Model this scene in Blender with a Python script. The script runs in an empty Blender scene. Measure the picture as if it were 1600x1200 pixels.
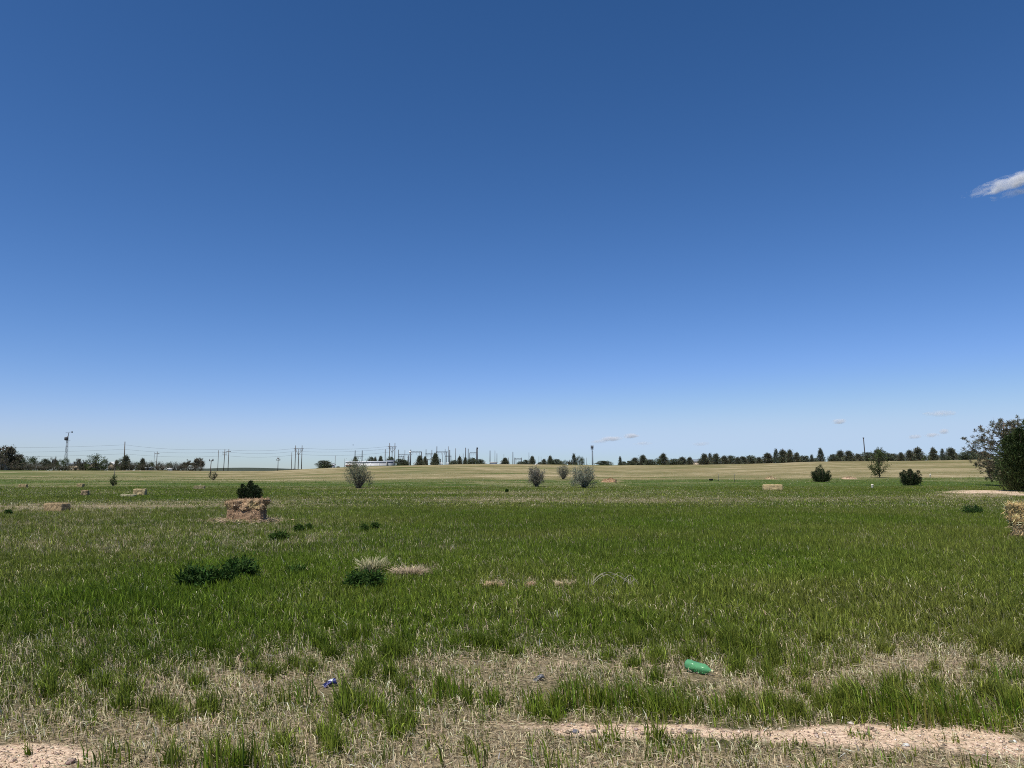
import bpy, math, random
import numpy as np
from mathutils import Vector

# ------------------------------------------------------------------ camera, sky, sun, exposure
sc = bpy.context.scene
col = sc.collection
F_PX, PITCH_ROW, EYE = 1164.0, 735.0, 1.7          # focal length (px of a 1600 px frame), row of the level horizon, eye height
PITCH = math.atan((PITCH_ROW - 600.0) / F_PX)
cam_d = bpy.data.cameras.new("camera")
cam = bpy.data.objects.new("camera", cam_d)
col.objects.link(cam)
cam_d.sensor_fit = 'HORIZONTAL'
cam_d.sensor_width = 36.0
cam_d.lens = 36.0 * F_PX / 1600.0
cam_d.clip_start, cam_d.clip_end = 0.1, 60000.0
cam.location = (0, 0, EYE)
cam.rotation_euler = (math.pi / 2 + PITCH, 0, 0)
sc.camera = cam

SUN_EL, SUN_AZ = math.radians(61), math.radians(-145)     # azimuth measured from +Y (view) towards +X
world = bpy.data.worlds.new("World")
sc.world = world
world.use_nodes = True
wn, wl = world.node_tree.nodes, world.node_tree.links
wn.clear()
sky = wn.new('ShaderNodeTexSky')
sky.sky_type = 'NISHITA'
sky.sun_disc = False
sky.sun_elevation = SUN_EL
sky.sun_rotation = SUN_AZ
sky.altitude = 1500
sky.air_density = 1.0
sky.dust_density = 1.0
sky.ozone_density = 3.0
bg = wn.new('ShaderNodeBackground')
bg.inputs['Strength'].default_value = 0.084
# the clear high-plains air: a contrast curve per colour channel on the sky
sep_ = wn.new('ShaderNodeSeparateColor'); cmb_ = wn.new('ShaderNodeCombineColor')
wl.new(sky.outputs[0], sep_.inputs[0])
for i_, (g_, k_) in enumerate([(1.55, 1.54), (1.22, 1.11), (1.21, 1.38)]):
    p_ = wn.new('ShaderNodeMath'); p_.operation = 'POWER'; p_.inputs[1].default_value = g_
    m_ = wn.new('ShaderNodeMath'); m_.operation = 'MULTIPLY'; m_.inputs[1].default_value = k_ * 0.1 ** (g_ - 1)
    wl.new(sep_.outputs[i_], p_.inputs[0]); c_ = wn.new('ShaderNodeMath'); c_.operation = 'SMOOTH_MIN'
    c_.inputs[1].default_value = (4.9, 6.4, 8.4)[i_]; c_.inputs[2].default_value = (2.2, 1.6, .6)[i_]
    wl.new(p_.outputs[0], m_.inputs[0]); wl.new(m_.outputs[0], c_.inputs[0]); wl.new(c_.outputs[0], cmb_.inputs[i_])
wo = wn.new('ShaderNodeOutputWorld')
wl.new(cmb_.outputs[0], bg.inputs[0])
wl.new(bg.outputs[0], wo.inputs[0])

sun_d = bpy.data.lights.new("sun", 'SUN')
sun_d.energy = 4.2
sun_d.angle = math.radians(0.53)
sun_d.color = (1.0, 0.955, 0.88)
sun = bpy.data.objects.new("sun", sun_d)
col.objects.link(sun)
sdir = Vector((math.sin(SUN_AZ) * math.cos(SUN_EL), math.cos(SUN_AZ) * math.cos(SUN_EL), math.sin(SUN_EL)))
sun.rotation_euler = sdir.to_track_quat('Z', 'Y').to_euler()

sc.view_settings.view_transform = 'Standard'
sc.view_settings.look = 'None'
sc.view_settings.exposure = 0.25
sc.view_settings.gamma = 1.0
sc.view_settings.use_curve_mapping = False
sc.cycles.use_denoising = False
sc.cycles.filter_width = 1.0
sc.cycles.max_bounces = 6
sc.cycles.volume_bounces = 2
sc.cycles.transparent_max_bounces = 8

rng = np.random.default_rng(11)
random.seed(5)

# ------------------------------------------------------------------ geometry of the place
def ray(px, py):
    """horizontal-unit ray of a pixel: x and z per metre of y"""
    c, s = math.cos(PITCH), math.sin(PITCH)
    u, v = (px - 800.0) / F_PX, (600.0 - py) / F_PX
    dx, dy, dz = u, c - v * s, s + v * c
    return dx / dy, dz / dy

def project(x, y, z):
    c, s = math.cos(PITCH), math.sin(PITCH)
    d = np.maximum(y * c + (z - EYE) * s, 0.05)
    u = x / d
    v = (-y * s + (z - EYE) * c) / d
    return 800 + F_PX * u, 600 - F_PX * v

def hash2(ix, iy, seed):
    h = (ix.astype(np.int64) * 374761393 + iy.astype(np.int64) * 668265263 + seed * 974634777) & 0xffffffff
    h = ((h ^ (h >> 13)) * 1274126177) & 0xffffffff
    h = h ^ (h >> 16)
    return (h & 0xffff) / 65535.0

def vnoise(x, y, scale, seed=0):
    x, y = np.asarray(x, float) / scale, np.asarray(y, float) / scale
    ix, iy = np.floor(x), np.floor(y)
    fx, fy = x - ix, y - iy
    fx, fy = fx * fx * (3 - 2 * fx), fy * fy * (3 - 2 * fy)
    a, b = hash2(ix, iy, seed), hash2(ix + 1, iy, seed)
    c, d = hash2(ix, iy + 1, seed), hash2(ix + 1, iy + 1, seed)
    return (a + (b - a) * fx) * (1 - fy) + (c + (d - c) * fx) * fy

def fbm(x, y, scale, seed=0, oct=3):
    t, amp, tot = 0.0, 1.0, 0.0
    for i in range(oct):
        t = t + amp * vnoise(x, y, scale / 2 ** i, seed + 17 * i)
        tot += amp
        amp *= 0.55
    return t / tot

CREST_X = [-400, 0, 160, 250, 330, 420, 500, 560, 650, 750, 860, 950, 1100, 1200, 1280, 1400, 1500, 1600, 2000]
CREST_R = [736, 735, 735, 735, 736, 736, 731.5, 729, 727, 725, 726, 727, 726, 724, 721, 720, 719, 717, 715]
Y_FOOT, Y_CREST = 75.0, 240.0

def terrain(x, y):
    x, y = np.asarray(x, float), np.asarray(y, float)
    s = np.clip(x / np.maximum(y, 20.0), -1.5, 1.5)
    px = 800 + F_PX * s / math.cos(PITCH)
    H = EYE + Y_CREST * (PITCH_ROW - np.interp(px, CREST_X, CREST_R)) / F_PX
    t = np.clip((y - Y_FOOT) / (Y_CREST - Y_FOOT), 0, 1)
    z = H * t ** 1.3
    over = np.maximum(y - Y_CREST, 0)
    z = z - np.minimum(over * 0.004, 1.6)
    far = np.exp(-((px - 380) / 110.0) ** 2)
    z = z + far * 7.0 * np.clip((y - 900) / 500.0, 0, 1)
    z = z + 0.07 * (fbm(x, y, 9.0, 3) - 0.5) + 0.20 * (fbm(x, y, 40.0, 5) - 0.5) * np.clip((y - 30) / 60, 0, 1)
    z = z + 0.035 * (fbm(x, y, 1.3, 8) - 0.5)
    return z

def tz(x, y):
    return float(terrain(np.array([x]), np.array([y]))[0])

def at(px, py):
    """the ground point seen at a pixel"""
    dx, dz = ray(px, py)
    ys = np.geomspace(3, 900, 6000)
    gap = EYE + dz * ys - terrain(dx * ys, ys)
    i = int(np.argmax(gap < 0)) if (gap < 0).any() else int(np.argmin(gap))
    y = ys[i]
    return dx * y, y, tz(dx * y, y)

def far_at(px, Y):
    dx, _ = ray(px, 728.0)
    return dx * Y, Y, tz(dx * Y, Y)

def height_to(px, py, Y):
    """world height of the pixel row py at distance Y"""
    return EYE + ray(px, py)[1] * Y

# ------------------------------------------------------------------ what grows where
COLS = [0, 200, 400, 600, 800, 1000, 1200, 1400, 1600]
TAB = [
    (1260, [.85, .8, .7, .8, .85, .85, .85, .85, .85]),
    (1200, [.85, .7, .6, .75, .85, .85, .85, .85, .85]),
    (1170, [.75, .62, .55, .6, .65, .75, .75, .7, .7]),
    (1130, [.58, .58, .6, .64, .66, .6, .65, .45, .48]),
    (1100, [.45, .45, .52, .54, .52, .42, .6, .3, .38]),
    (1070, [.45, .5, .62, .62, .58, .42, .7, .5, .6]),
    (1045, [.45, .45, .65, .75, .65, .70, .5, .75, .65]),
    (1020, [.35, .33, .38, .38, .3, .3, .25, .4, .35]),
    (990, [.22, .2, .16, .14, .14, .12, .12, .14, .14]),
    (940, [.09, .08, .08, .08, .08, .06, .05, .05, .05]),
    (900, [.08, .08, .08, .1, .1, .08, .06, .05, .05]),
    (870, [.2, .2, .15, .12, .08, .06, .05, .05, .05]),
    (850, [.38, .42, .38, .22, .1, .08, .05, .05, .08]),
    (825, [.35, .42, .42, .2, .1, .08, .05, .05, .1]),
    (805, [.35, .35, .2, .1, .05, .05, .06, .08, .12]),
    (796, [.75, .6, .35, .12, .12, .12, .15, .25, .3]),
    (790, [.7, .75, .55, .2, .15, .15, .15, .25, .35]),
    (783, [.2, .3, .5, .35, .45, .5, .35, .35, .45]),
    (779, [.1, .05, .2, .5, .55, .5, .45, .4, .4]),
    (774, [.15, .2, .15, .15, .2, .3, .2, .1, .25]),
    (770, [.35, .4, .2, .45, .55, .55, .3, .15, .3]),
    (765, [.3, .25, .1, .1, .1, .15, .1, .1, .2]),
    (761, [.35, .3, .4, .4, .35, .3, .2, .15, .2]),
    (757, [.3, .28, .2, .2, .22, .2, .15, .12, .12]),
    (750.5, [.4, .4, .45, .55, .5, .4, .3, .2, .12]),
    (747.5, [.45, .5, .85, .9, .8, .8, .7, .5, .15]),
    (744, [.45, .55, .9, .9, .85, .9, .92, .9, .5]),
    (738, [.45, .62, .85, .75, .75, .85, .95, .95, .95]),
    (731, [.5, .6, .8, .75, .8, .92, .95, .95, .95]),
    (700, [.5, .6, .5, .75, .85, .95, .95, .95, .95]),
]
ROWS_ = np.array([r for r, _ in TAB][::-1], float)
VALS_ = np.array([v for _, v in TAB][::-1], float)

def table(px, py):
    fx = np.clip(np.interp(px, COLS, range(len(COLS))), 0, len(COLS) - 1)
    fy = np.interp(py, ROWS_, range(len(ROWS_)))
    ix, iy = np.minimum(fx.astype(int), len(COLS) - 2), np.minimum(fy.astype(int), len(ROWS_) - 2)
    ax, ay = fx - ix, fy - iy
    a = VALS_[iy, ix] * (1 - ax) + VALS_[iy, ix + 1] * ax
    b = VALS_[iy + 1, ix] * (1 - ax) + VALS_[iy + 1, ix + 1] * ax
    return a * (1 - ay) + b * ay

DRY_SPOTS = [(583, 893, 26, 10, .8), (640, 894, 42, 7, .7), (770, 917, 20, 7, .8), (828, 915, 13, 6, .8), (884, 914, 20, 6, .8),
             (385, 814, 62, 5, .95), (150, 797, 70, 4, .6), (1350, 836, 14, 3, .6), (1283, 756, 22, 1.5, .6), (560, 763, 40, 2, .6),
             (480, 764, 60, 1.5, .5), (700, 857, 40, 5, .3), (1520, 782, 70, 4, .4), (1530, 774, 90, 4, .7), (980, 783, 60, 4, .35), (1296, 783, 30, 3, .5),
             (955, 752, 22, 3, .8), (1205, 748, 14, 2, .7), (1330, 748, 18, 2, .7), (640, 1050, 90, 10, .35), (880, 1045, 60, 9, .3),
             (1280, 1090, 60, 22, .35), (1560, 1045, 60, 12, .3), (380, 1035, 50, 10, .3), (190, 1070, 60, 8, .2)]
DIRT_SPOTS = [(10, 1190, 140, 26, 1.0), (1370, 1153, 200, 26, 1.0), (1060, 1146, 260, 15, .95), (880, 1138, 120, 10, .7), (1560, 1176, 110, 15, 1.0),
              (1440, 1174, 120, 14, .8), (1540, 768.5, 80, 2.6, .8), (1600, 773, 50, 3, .5), (650, 1052, 70, 6, .35), (880, 1045, 55, 7, .35), (1085, 1055, 50, 10, .3),
              (1290, 1098, 40, 14, .3), (60, 1180, 80, 10, .4)]

def spots(px, py, lst):
    out = np.zeros_like(px)
    for cx, cy, rx, ry, a in lst:
        out = np.maximum(out, a * np.exp(-(((px - cx) / rx) ** 2 + ((py - cy) / ry) ** 2) ** 1.6 * .7))
    return out

def cover(x, y, z=None):
    """dryness and bareness of the ground at world points"""
    if z is None:
        z = terrain(x, y)
    px, py = project(x, y, z)
    py = np.where(y < 3.4, 1255, py)
    j1, j2 = fbm(x, y, 1.1, 31) - .5, fbm(x, y, 1.4, 47) - .5
    near = np.clip((py - 760) / 440, 0, 1)
    qx, qy = px + 90 * near * j1, py + 46 * near * j2
    amp = np.clip((1000 - py) / 240, .0, 1.0)
    n1 = fbm(x, y, np.where(y > 40, 7.0, 1.0) * 1.0, 61)
    dry = table(qx, qy) + (n1 - .5) * (0.55 - .15 * amp)
    dry = np.maximum(dry, spots(qx, qy, DRY_SPOTS))
    dirt = spots(qx, qy, DIRT_SPOTS)
    dirt = np.clip(dirt * 1.5 - .35 + (fbm(x, y, np.where(y > 20, 4.0, .45), 77) - .5) * 1.2 * (dirt > .02), 0, 1)
    return np.clip(dry, 0, 1), dirt, px, py

# ------------------------------------------------------------------ mesh building helpers
def new_mesh(name, V, faces, colors=None, mat=None, parent=None, smooth=False, link=True):
    """faces: list of integer arrays (n, k)"""
    me = bpy.data.meshes.new(name)
    V = np.asarray(V, np.float32)
    me.vertices.add(len(V))
    me.vertices.foreach_set('co', V.ravel())
    faces = [np.asarray(f, np.int32) for f in faces if len(f)]
    nl = sum(f.size for f in faces)
    npol = sum(len(f) for f in faces)
    me.loops.add(nl)
    me.polygons.add(npol)
    me.loops.foreach_set('vertex_index', np.concatenate([f.ravel() for f in faces]))
    tot = np.concatenate([np.full(len(f), f.shape[1], np.int32) for f in faces])
    start = np.concatenate([[0], np.cumsum(tot)[:-1]]).astype(np.int32)
    me.polygons.foreach_set('loop_start', start)
    if smooth:
        me.polygons.foreach_set('use_smooth', np.ones(npol, bool))
    me.update(calc_edges=True)
    if colors is not None:
        c = np.ones((len(V), 4), np.float32)
        c[:, :3] = colors
        a = me.color_attributes.new('tint', 'FLOAT_COLOR', 'POINT')
        a.data.foreach_set('color', c.ravel())
    if mat:
        me.materials.append(mat)
    if not link:
        return me
    o = bpy.data.objects.new(name, me)
    col.objects.link(o)
    if parent:
        o.parent = parent
    return o

class MB:
    """collects shapes into one mesh"""
    def __init__(s):
        s.V, s.F, s.C, s.n = [], {}, [], 0
    def add(s, V, faces, c=(.5, .5, .5)):
        V = np.asarray(V, float)
        for f in faces:
            f = np.asarray(f, np.int64)
            s.F.setdefault(f.shape[1], []).append(f + s.n)
        s.V.append(V)
        c = np.asarray(c, float)
        s.C.append(np.broadcast_to(c, (len(V), 3)) if c.ndim == 1 else c)
        s.n += len(V)
        return s
    def box(s, cx, cy, z0, sx, sy, sz, c=(.5, .5, .5)):
        x0, x1, y0, y1, z1 = cx - sx / 2, cx + sx / 2, cy - sy / 2, cy + sy / 2, z0 + sz
        V = [(x0, y0, z0), (x1, y0, z0), (x1, y1, z0), (x0, y1, z0), (x0, y0, z1), (x1, y0, z1), (x1, y1, z1), (x0, y1, z1)]
        return s.add(V, [[(3, 2, 1, 0), (4, 5, 6, 7), (0, 1, 5, 4), (1, 2, 6, 5), (2, 3, 7, 6), (3, 0, 4, 7)]], c)
    def tube(s, pts, radii, n=6, c=(.5, .5, .5)):
        P = np.asarray(pts, float)
        k = len(P)
        R = np.broadcast_to(np.asarray(radii, float), (k,))
        T = np.gradient(P, axis=0)
        T /= np.linalg.norm(T, axis=1, keepdims=True) + 1e-9
        ref = np.array([1.0, 0, 0]) if abs(T[0][0]) < .8 else np.array([0, 1.0, 0])
        A = np.cross(T, ref); A /= np.linalg.norm(A, axis=1, keepdims=True) + 1e-9
        B = np.cross(T, A)
        th = np.arange(n) * 2 * np.pi / n
        V = (P[:, None] + R[:, None, None] * (A[:, None] * np.cos(th)[None, :, None] + B[:, None] * np.sin(th)[None, :, None])).reshape(-1, 3)
        V = np.concatenate([V, P[:1], P[-1:]])
        i, j = np.meshgrid(np.arange(k - 1), np.arange(n), indexing='ij')
        a = (i * n + j).ravel(); b = (i * n + (j + 1) % n).ravel()
        Q = np.stack([a, b, b + n, a + n], 1)
        jj = np.arange(n)
        t0 = np.stack([(jj + 1) % n, jj, np.full(n, k * n)], 1)
        t1 = np.stack([(k - 1) * n + jj, (k - 1) * n + (jj + 1) % n, np.full(n, k * n + 1)], 1)
        return s.add(V, [Q, np.concatenate([t0, t1])], c)
    def cards(s, P, D, L, W, C):
        """leaf blades: rhombs at P along D, length L, width W"""
        P, D = np.asarray(P, float), np.asarray(D, float)
        n = len(P)
        D = D / (np.linalg.norm(D, axis=1, keepdims=True) + 1e-9)
        S = np.cross(D, rng.normal(size=(n, 3))); S /= np.linalg.norm(S, axis=1, keepdims=True) + 1e-9
        L = np.broadcast_to(np.asarray(L, float), (n,))[:, None]
        W = np.broadcast_to(np.asarray(W, float), (n,))[:, None]
        V = np.stack([P, P + D * L * .45 + S * W * .5, P + D * L, P + D * L * .45 - S * W * .5], 1).reshape(-1, 3)
        Q = np.arange(4 * n).reshape(n, 4)
        C = np.asarray(C, float)
        C = np.repeat(np.broadcast_to(C, (n, 3)), 4, 0)
        return s.add(V, [Q], C)
    def build(s, name, mat, parent=None, smooth=False):
        return new_mesh(name, np.concatenate(s.V), [np.concatenate(f) for f in s.F.values()], np.concatenate(s.C), mat, parent, smooth)

def tag(o, label=None, cat=None, group=None, kind=None):
    if label: o['label'] = label
    if cat: o['category'] = cat
    if group: o['group'] = group
    if kind: o['kind'] = kind
    return o

def empty(name, loc, label, cat, group=None, rz=0.0, scale=(1, 1, 1)):
    o = bpy.data.objects.new(name, None)
    col.objects.link(o)
    o.location = loc
    o.rotation_euler = (0, 0, rz)
    o.scale = scale
    o.empty_display_size = .1
    return tag(o, label, cat, group)

def kids(o):
    return [c for c in bpy.data.objects if c.parent == o]

def dup(root, loc, rz, scale, label, cat=None, group=None):
    r = root.copy()
    col.objects.link(r)
    r.location, r.rotation_euler, r.scale = loc, (0, 0, rz), scale
    tag(r, label, cat, group)
    for ch in kids(root):
        c = ch.copy()
        col.objects.link(c)
        c.parent = r
    return r

# ------------------------------------------------------------------ materials
def mat_new(name):
    m = bpy.data.materials.new(name)
    m.use_nodes = True
    n, l = m.node_tree.nodes, m.node_tree.links
    n.clear()
    return m, n, l, n.new('ShaderNodeOutputMaterial')

def mat_tint(name, transl=0.25, rough=.6, spec=.2, bump=0.0, bscale=30.0):
    m, n, l, out = mat_new(name)
    a = n.new('ShaderNodeAttribute'); a.attribute_name = 'tint'
    p = n.new('ShaderNodeBsdfPrincipled')
    p.inputs['Roughness'].default_value = rough
    p.inputs['Specular IOR Level'].default_value = spec
    l.new(a.outputs['Color'], p.inputs['Base Color'])
    if bump:
        nz = n.new('ShaderNodeTexNoise'); nz.inputs['Scale'].default_value = bscale; nz.inputs['Detail'].default_value = 5
        tc = n.new('ShaderNodeTexCoord'); l.new(tc.outputs['Object'], nz.inputs['Vector'])
        b = n.new('ShaderNodeBump'); b.inputs['Strength'].default_value = bump; b.inputs['Distance'].default_value = .03
        l.new(nz.outputs[0], b.inputs['Height']); l.new(b.outputs[0], p.inputs['Normal'])
    if transl:
        t = n.new('ShaderNodeBsdfTranslucent')
        l.new(a.outputs['Color'], t.inputs['Color'])
        mx = n.new('ShaderNodeMixShader'); mx.inputs[0].default_value = transl
        l.new(p.outputs[0], mx.inputs[1]); l.new(t.outputs[0], mx.inputs[2])
        l.new(mx.outputs[0], out.inputs[0])
    else:
        l.new(p.outputs[0], out.inputs[0])
    return m

def mat_plain(name, c, rough=.6, metal=0.0, var=.25, scale=3.0, spec=.4):
    m, n, l, out = mat_new(name)
    p = n.new('ShaderNodeBsdfPrincipled')
    p.inputs['Roughness'].default_value = rough; p.inputs['Metallic'].default_value = metal
    p.inputs['Specular IOR Level'].default_value = spec
    tc = n.new('ShaderNodeTexCoord')
    nz = n.new('ShaderNodeTexNoise'); nz.inputs['Scale'].default_value = scale; nz.inputs['Detail'].default_value = 6
    l.new(tc.outputs['Object'], nz.inputs['Vector'])
    r = n.new('ShaderNodeValToRGB')
    r.color_ramp.elements[0].position, r.color_ramp.elements[1].position = .3, .7
    r.color_ramp.elements[0].color = tuple(x * (1 - var) for x in c) + (1,)
    r.color_ramp.elements[1].color = tuple(min(1, x * (1 + var * .6)) for x in c) + (1,)
    l.new(nz.outputs[0], r.inputs[0]); l.new(r.outputs[0], p.inputs['Base Color'])
    l.new(p.outputs[0], out.inputs[0])
    return m

M_GRASS = mat_tint('grass_blades', .35, .5, .2)
M_STRAW = mat_tint('dry_straw', .15, .7, .15)
M_LEAF = mat_tint('leaves', .25, .6, .1)
M_NEEDLE = mat_tint('needles', .10, .6, .2)
M_BARK = mat_plain('bark', (.10, .075, .055), .9, 0, .4, 12)
M_BALE = mat_tint('bale_straw', .05, .9, .05, .8, 26)
M_TWINE = mat_plain('twine', (.35, .25, .12), .8)
M_WOOD = mat_plain('weathered_wood', (.085, .066, .05), .85, 0, .3, 4)
M_STEEL = mat_plain('galvanised_steel', (.13, .14, .15), .6, 0.1, .25, 2)
M_DARK = mat_plain('dark_steel', (.05, .05, .055), .6)
M_WHITE = mat_plain('white_metal', (.72, .71, .68), .55, 0, .1, .6)
M_GREYW = mat_plain('grey_cladding', (.22, .24, .26), .6, 0, .15, .8)
M_ROOFD = mat_plain('dark_roof', (.05, .06, .065), .8, 0, .3, 1)
M_ROOFP = mat_plain('pale_roof', (.62, .63, .62), .5, 0, .15, 1)
M_TANW = mat_plain('tan_wall', (.45, .36, .25), .8, 0, .2, 1)
M_GLASS = mat_plain('dark_glass', (.02, .025, .03), .15, 0, .1, 1, .6)
M_RUBBER = mat_plain('rubber', (.02, .02, .02), .8)
M_BROWN = mat_plain('rust_brown', (.14, .075, .05), .8, 0, .35, 1)
M_STAKE = mat_plain('pale_stake', (.65, .6, .48), .7, 0, .15, 8)

def lin(r, g, b):
    f = lambda c: (c / 255 / 12.92) if c <= 10.3 else ((c / 255 + .055) / 1.055) ** 2.4
    return np.array([f(r), f(g), f(b)])

# ------------------------------------------------------------------ ground: one sheet
def build_ground():
    u = np.linspace(-math.asinh(6000 / 5.0), math.asinh(6000 / 5.0), 620)
    xs = 5.0 * np.sinh(u)
    v = np.linspace(-math.asinh(300 / 7.0), math.asinh(9000 / 7.0), 760)
    ys = 4.0 + 7.0 * np.sinh(v)
    X, Y = np.meshgrid(xs, ys)
    X, Y = X.ravel(), Y.ravel()
    Z = terrain(X, Y)
    dry, dirt, px, py = cover(X, Y, Z)
    nx, ny = len(xs), len(ys)
    i, j = np.meshgrid(np.arange(ny - 1), np.arange(nx - 1), indexing='ij')
    a = (i * nx + j).ravel()
    Q = np.stack([a, a + 1, a + nx + 1, a + nx], 1)
    far = np.clip((Y - 25) / 60, 0, 1)
    beyond = np.clip((Y - 500) / 300, 0, 1)
    m, n, l, out = mat_new('prairie_ground')
    at_ = n.new('ShaderNodeAttribute'); at_.attribute_name = 'tint'
    sep = n.new('ShaderNodeSeparateColor'); l.new(at_.outputs['Color'], sep.inputs[0])
    al = n.new('ShaderNodeAttribute'); al.attribute_name = 'beyond'
    geo = n.new('ShaderNodeNewGeometry')
    def noise(scale, det=6, rough=.6, stretch=None):
        z = n.new('ShaderNodeTexNoise'); z.inputs['Scale'].default_value = scale; z.inputs['Detail'].default_value = det
        z.inputs['Roughness'].default_value = rough
        if stretch:
            mp = n.new('ShaderNodeMapping'); mp.inputs['Scale'].default_value = stretch; mp.inputs['Rotation'].default_value = (0, 0, .06)
            l.new(geo.outputs['Position'], mp.inputs['Vector']); l.new(mp.outputs[0], z.inputs['Vector'])
        else: l.new(geo.outputs['Position'], z.inputs['Vector'])
        return z.outputs[0]
    def mix(f, a, b):
        k = n.new('ShaderNodeMix'); k.data_type = 'RGBA'
        for s, val in ((0, f), (6, a), (7, b)):
            if isinstance(val, (tuple, list, np.ndarray)): k.inputs[s].default_value = tuple(val) + (1,)
            elif isinstance(val, float): k.inputs[s].default_value = val
            else: l.new(val, k.inputs[s])
        return k.outputs[2]
    def math_(op, a, b=0.0, clamp=False):
        k = n.new('ShaderNodeMath'); k.operation = op; k.use_clamp = clamp
        for s, val in ((0, a), (1, b)):
            if isinstance(val, (int, float)): k.inputs[s].default_value = val
            else: l.new(val, k.inputs[s])
        return k.outputs[0]
    def sharpen(x, lo, hi):
        k = n.new('ShaderNodeMapRange'); k.inputs[1].default_value = lo; k.inputs[2].default_value = hi
        l.new(x, k.inputs[0]); return k.outputs[0]
    n_fine, n_mid, n_big, n_huge, n_str, n_band = noise(38, 4), noise(5, 6, .65), noise(.55, 6, .6), noise(.09, 5, .55), noise(.16, 7, .7), noise(1.0, 6, .68, (.028, .066, .05))
    # soils: near litter and soil, far turf
    litter = mix(sharpen(n_fine, .38, .62), (.075, .06, .035), (.36, .285, .17))
    soil = mix(sharpen(n_mid, .3, .7), (.035, .04, .016), (.075, .085, .03))
    turf = mix(sharpen(n_big, .3, .7), (.045, .085, .012), (.10, .135, .03))
    turf = mix(sharpen(n_mid, .35, .8), turf, (.06, .09, .025))
    tan = mix(sharpen(n_huge, .35, .65), (.235, .185, .085), (.36, .295, .165))
    tan = mix(math_('MULTIPLY', sharpen(n_big, .45, .62), .75), tan, (.15, .135, .05))
    tan = mix(math_('MULTIPLY', sharpen(n_mid, .52, .66), .6), tan, (.46, .39, .25))
    tan = mix(math_('MULTIPLY', sharpen(n_str, .5, .6), .55), tan, (.13, .125, .045))
    tan = mix(math_('MULTIPLY', sharpen(n_band, .47, .62), .7), tan, (.125, .125, .042))
    tan = mix(math_('MULTIPLY', sharpen(n_band, .45, .36), .6), tan, (.43, .35, .215))
    green = mix(sep.outputs[2], soil, turf)
    dryc = mix(sep.outputs[2], litter, tan)
    d = math_('ADD', sep.outputs[0], math_('MULTIPLY', math_('SUBTRACT', n_mid, .5), .7))
    d = math_('ADD', d, math_('MULTIPLY', math_('SUBTRACT', n_big, .5), .9))
    d = math_('ADD', d, math_('MULTIPLY', math_('MULTIPLY', math_('SUBTRACT', n_band, .5), -1.6), sep.outputs[2]))
    base = mix(sharpen(d, .25, .75), green, dryc)
    peb = n.new('ShaderNodeTexVoronoi'); peb.inputs['Scale'].default_value = 42; l.new(geo.outputs['Position'], peb.inputs['Vector'])
    sand = mix(sharpen(n_mid, .3, .7), (.55, .39, .26), (.68, .51, .36))
    sand = mix(math_('MULTIPLY', sharpen(n_fine, .5, .7), .7), sand, (.82, .67, .50))
    sand = mix(math_('MULTIPLY', sharpen(n_fine, .46, .34), .65), sand, (.26, .18, .115))
    sand = mix(math_('MULTIPLY', sharpen(peb.outputs[0], .25, .05), .35), sand, (.25, .18, .13))
    k = math_('ADD', sep.outputs[1], math_('MULTIPLY', math_('SUBTRACT', n_mid, .5), .8))
    base = mix(math_('MULTIPLY', sharpen(k, .3, .6), math_('GREATER_THAN', sep.outputs[1], .02)), base, sand)
    base = mix(al.outputs['Fac'], base, (.055, .065, .045))
    p = n.new('ShaderNodeBsdfPrincipled'); p.inputs['Roughness'].default_value = .95; p.inputs['Specular IOR Level'].default_value = .05
    l.new(base, p.inputs['Base Color'])
    hsum = math_('ADD', math_('MULTIPLY', n_fine, .35), n_mid)
    b = n.new('ShaderNodeBump'); b.inputs['Strength'].default_value = .7; b.inputs['Distance'].default_value = .05
    l.new(hsum, b.inputs['Height']); l.new(b.outputs[0], p.inputs['Normal'])
    l.new(p.outputs[0], out.inputs[0])
    o = new_mesh('ground', np.stack([X, Y, Z], 1), [Q], np.stack([dry, dirt, far], 1), m, None, True)
    a2 = o.data.attributes.new('beyond', 'FLOAT', 'POINT')
    a2.data.foreach_set('value', beyond.astype(np.float32))
    tag(o, kind='structure')
    return o
build_ground()

# ------------------------------------------------------------------ plants: builders
def tinted(base, n, v=.25, hue=.10):
    b = np.asarray(base, float)[None]
    k = np.exp(rng.normal(0, v, (n, 1)))
    h = 1 + rng.normal(0, hue, (n, 3))
    return np.clip(b * k * h, .004, .9)

def rand_dir(n):
    d = rng.normal(size=(n, 3))
    return d / np.linalg.norm(d, axis=1, keepdims=True)

def plant_root(name, loc, label, cat, group=None, rz=0.0):
    return empty(name, loc, label, cat, group, rz)

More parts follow.
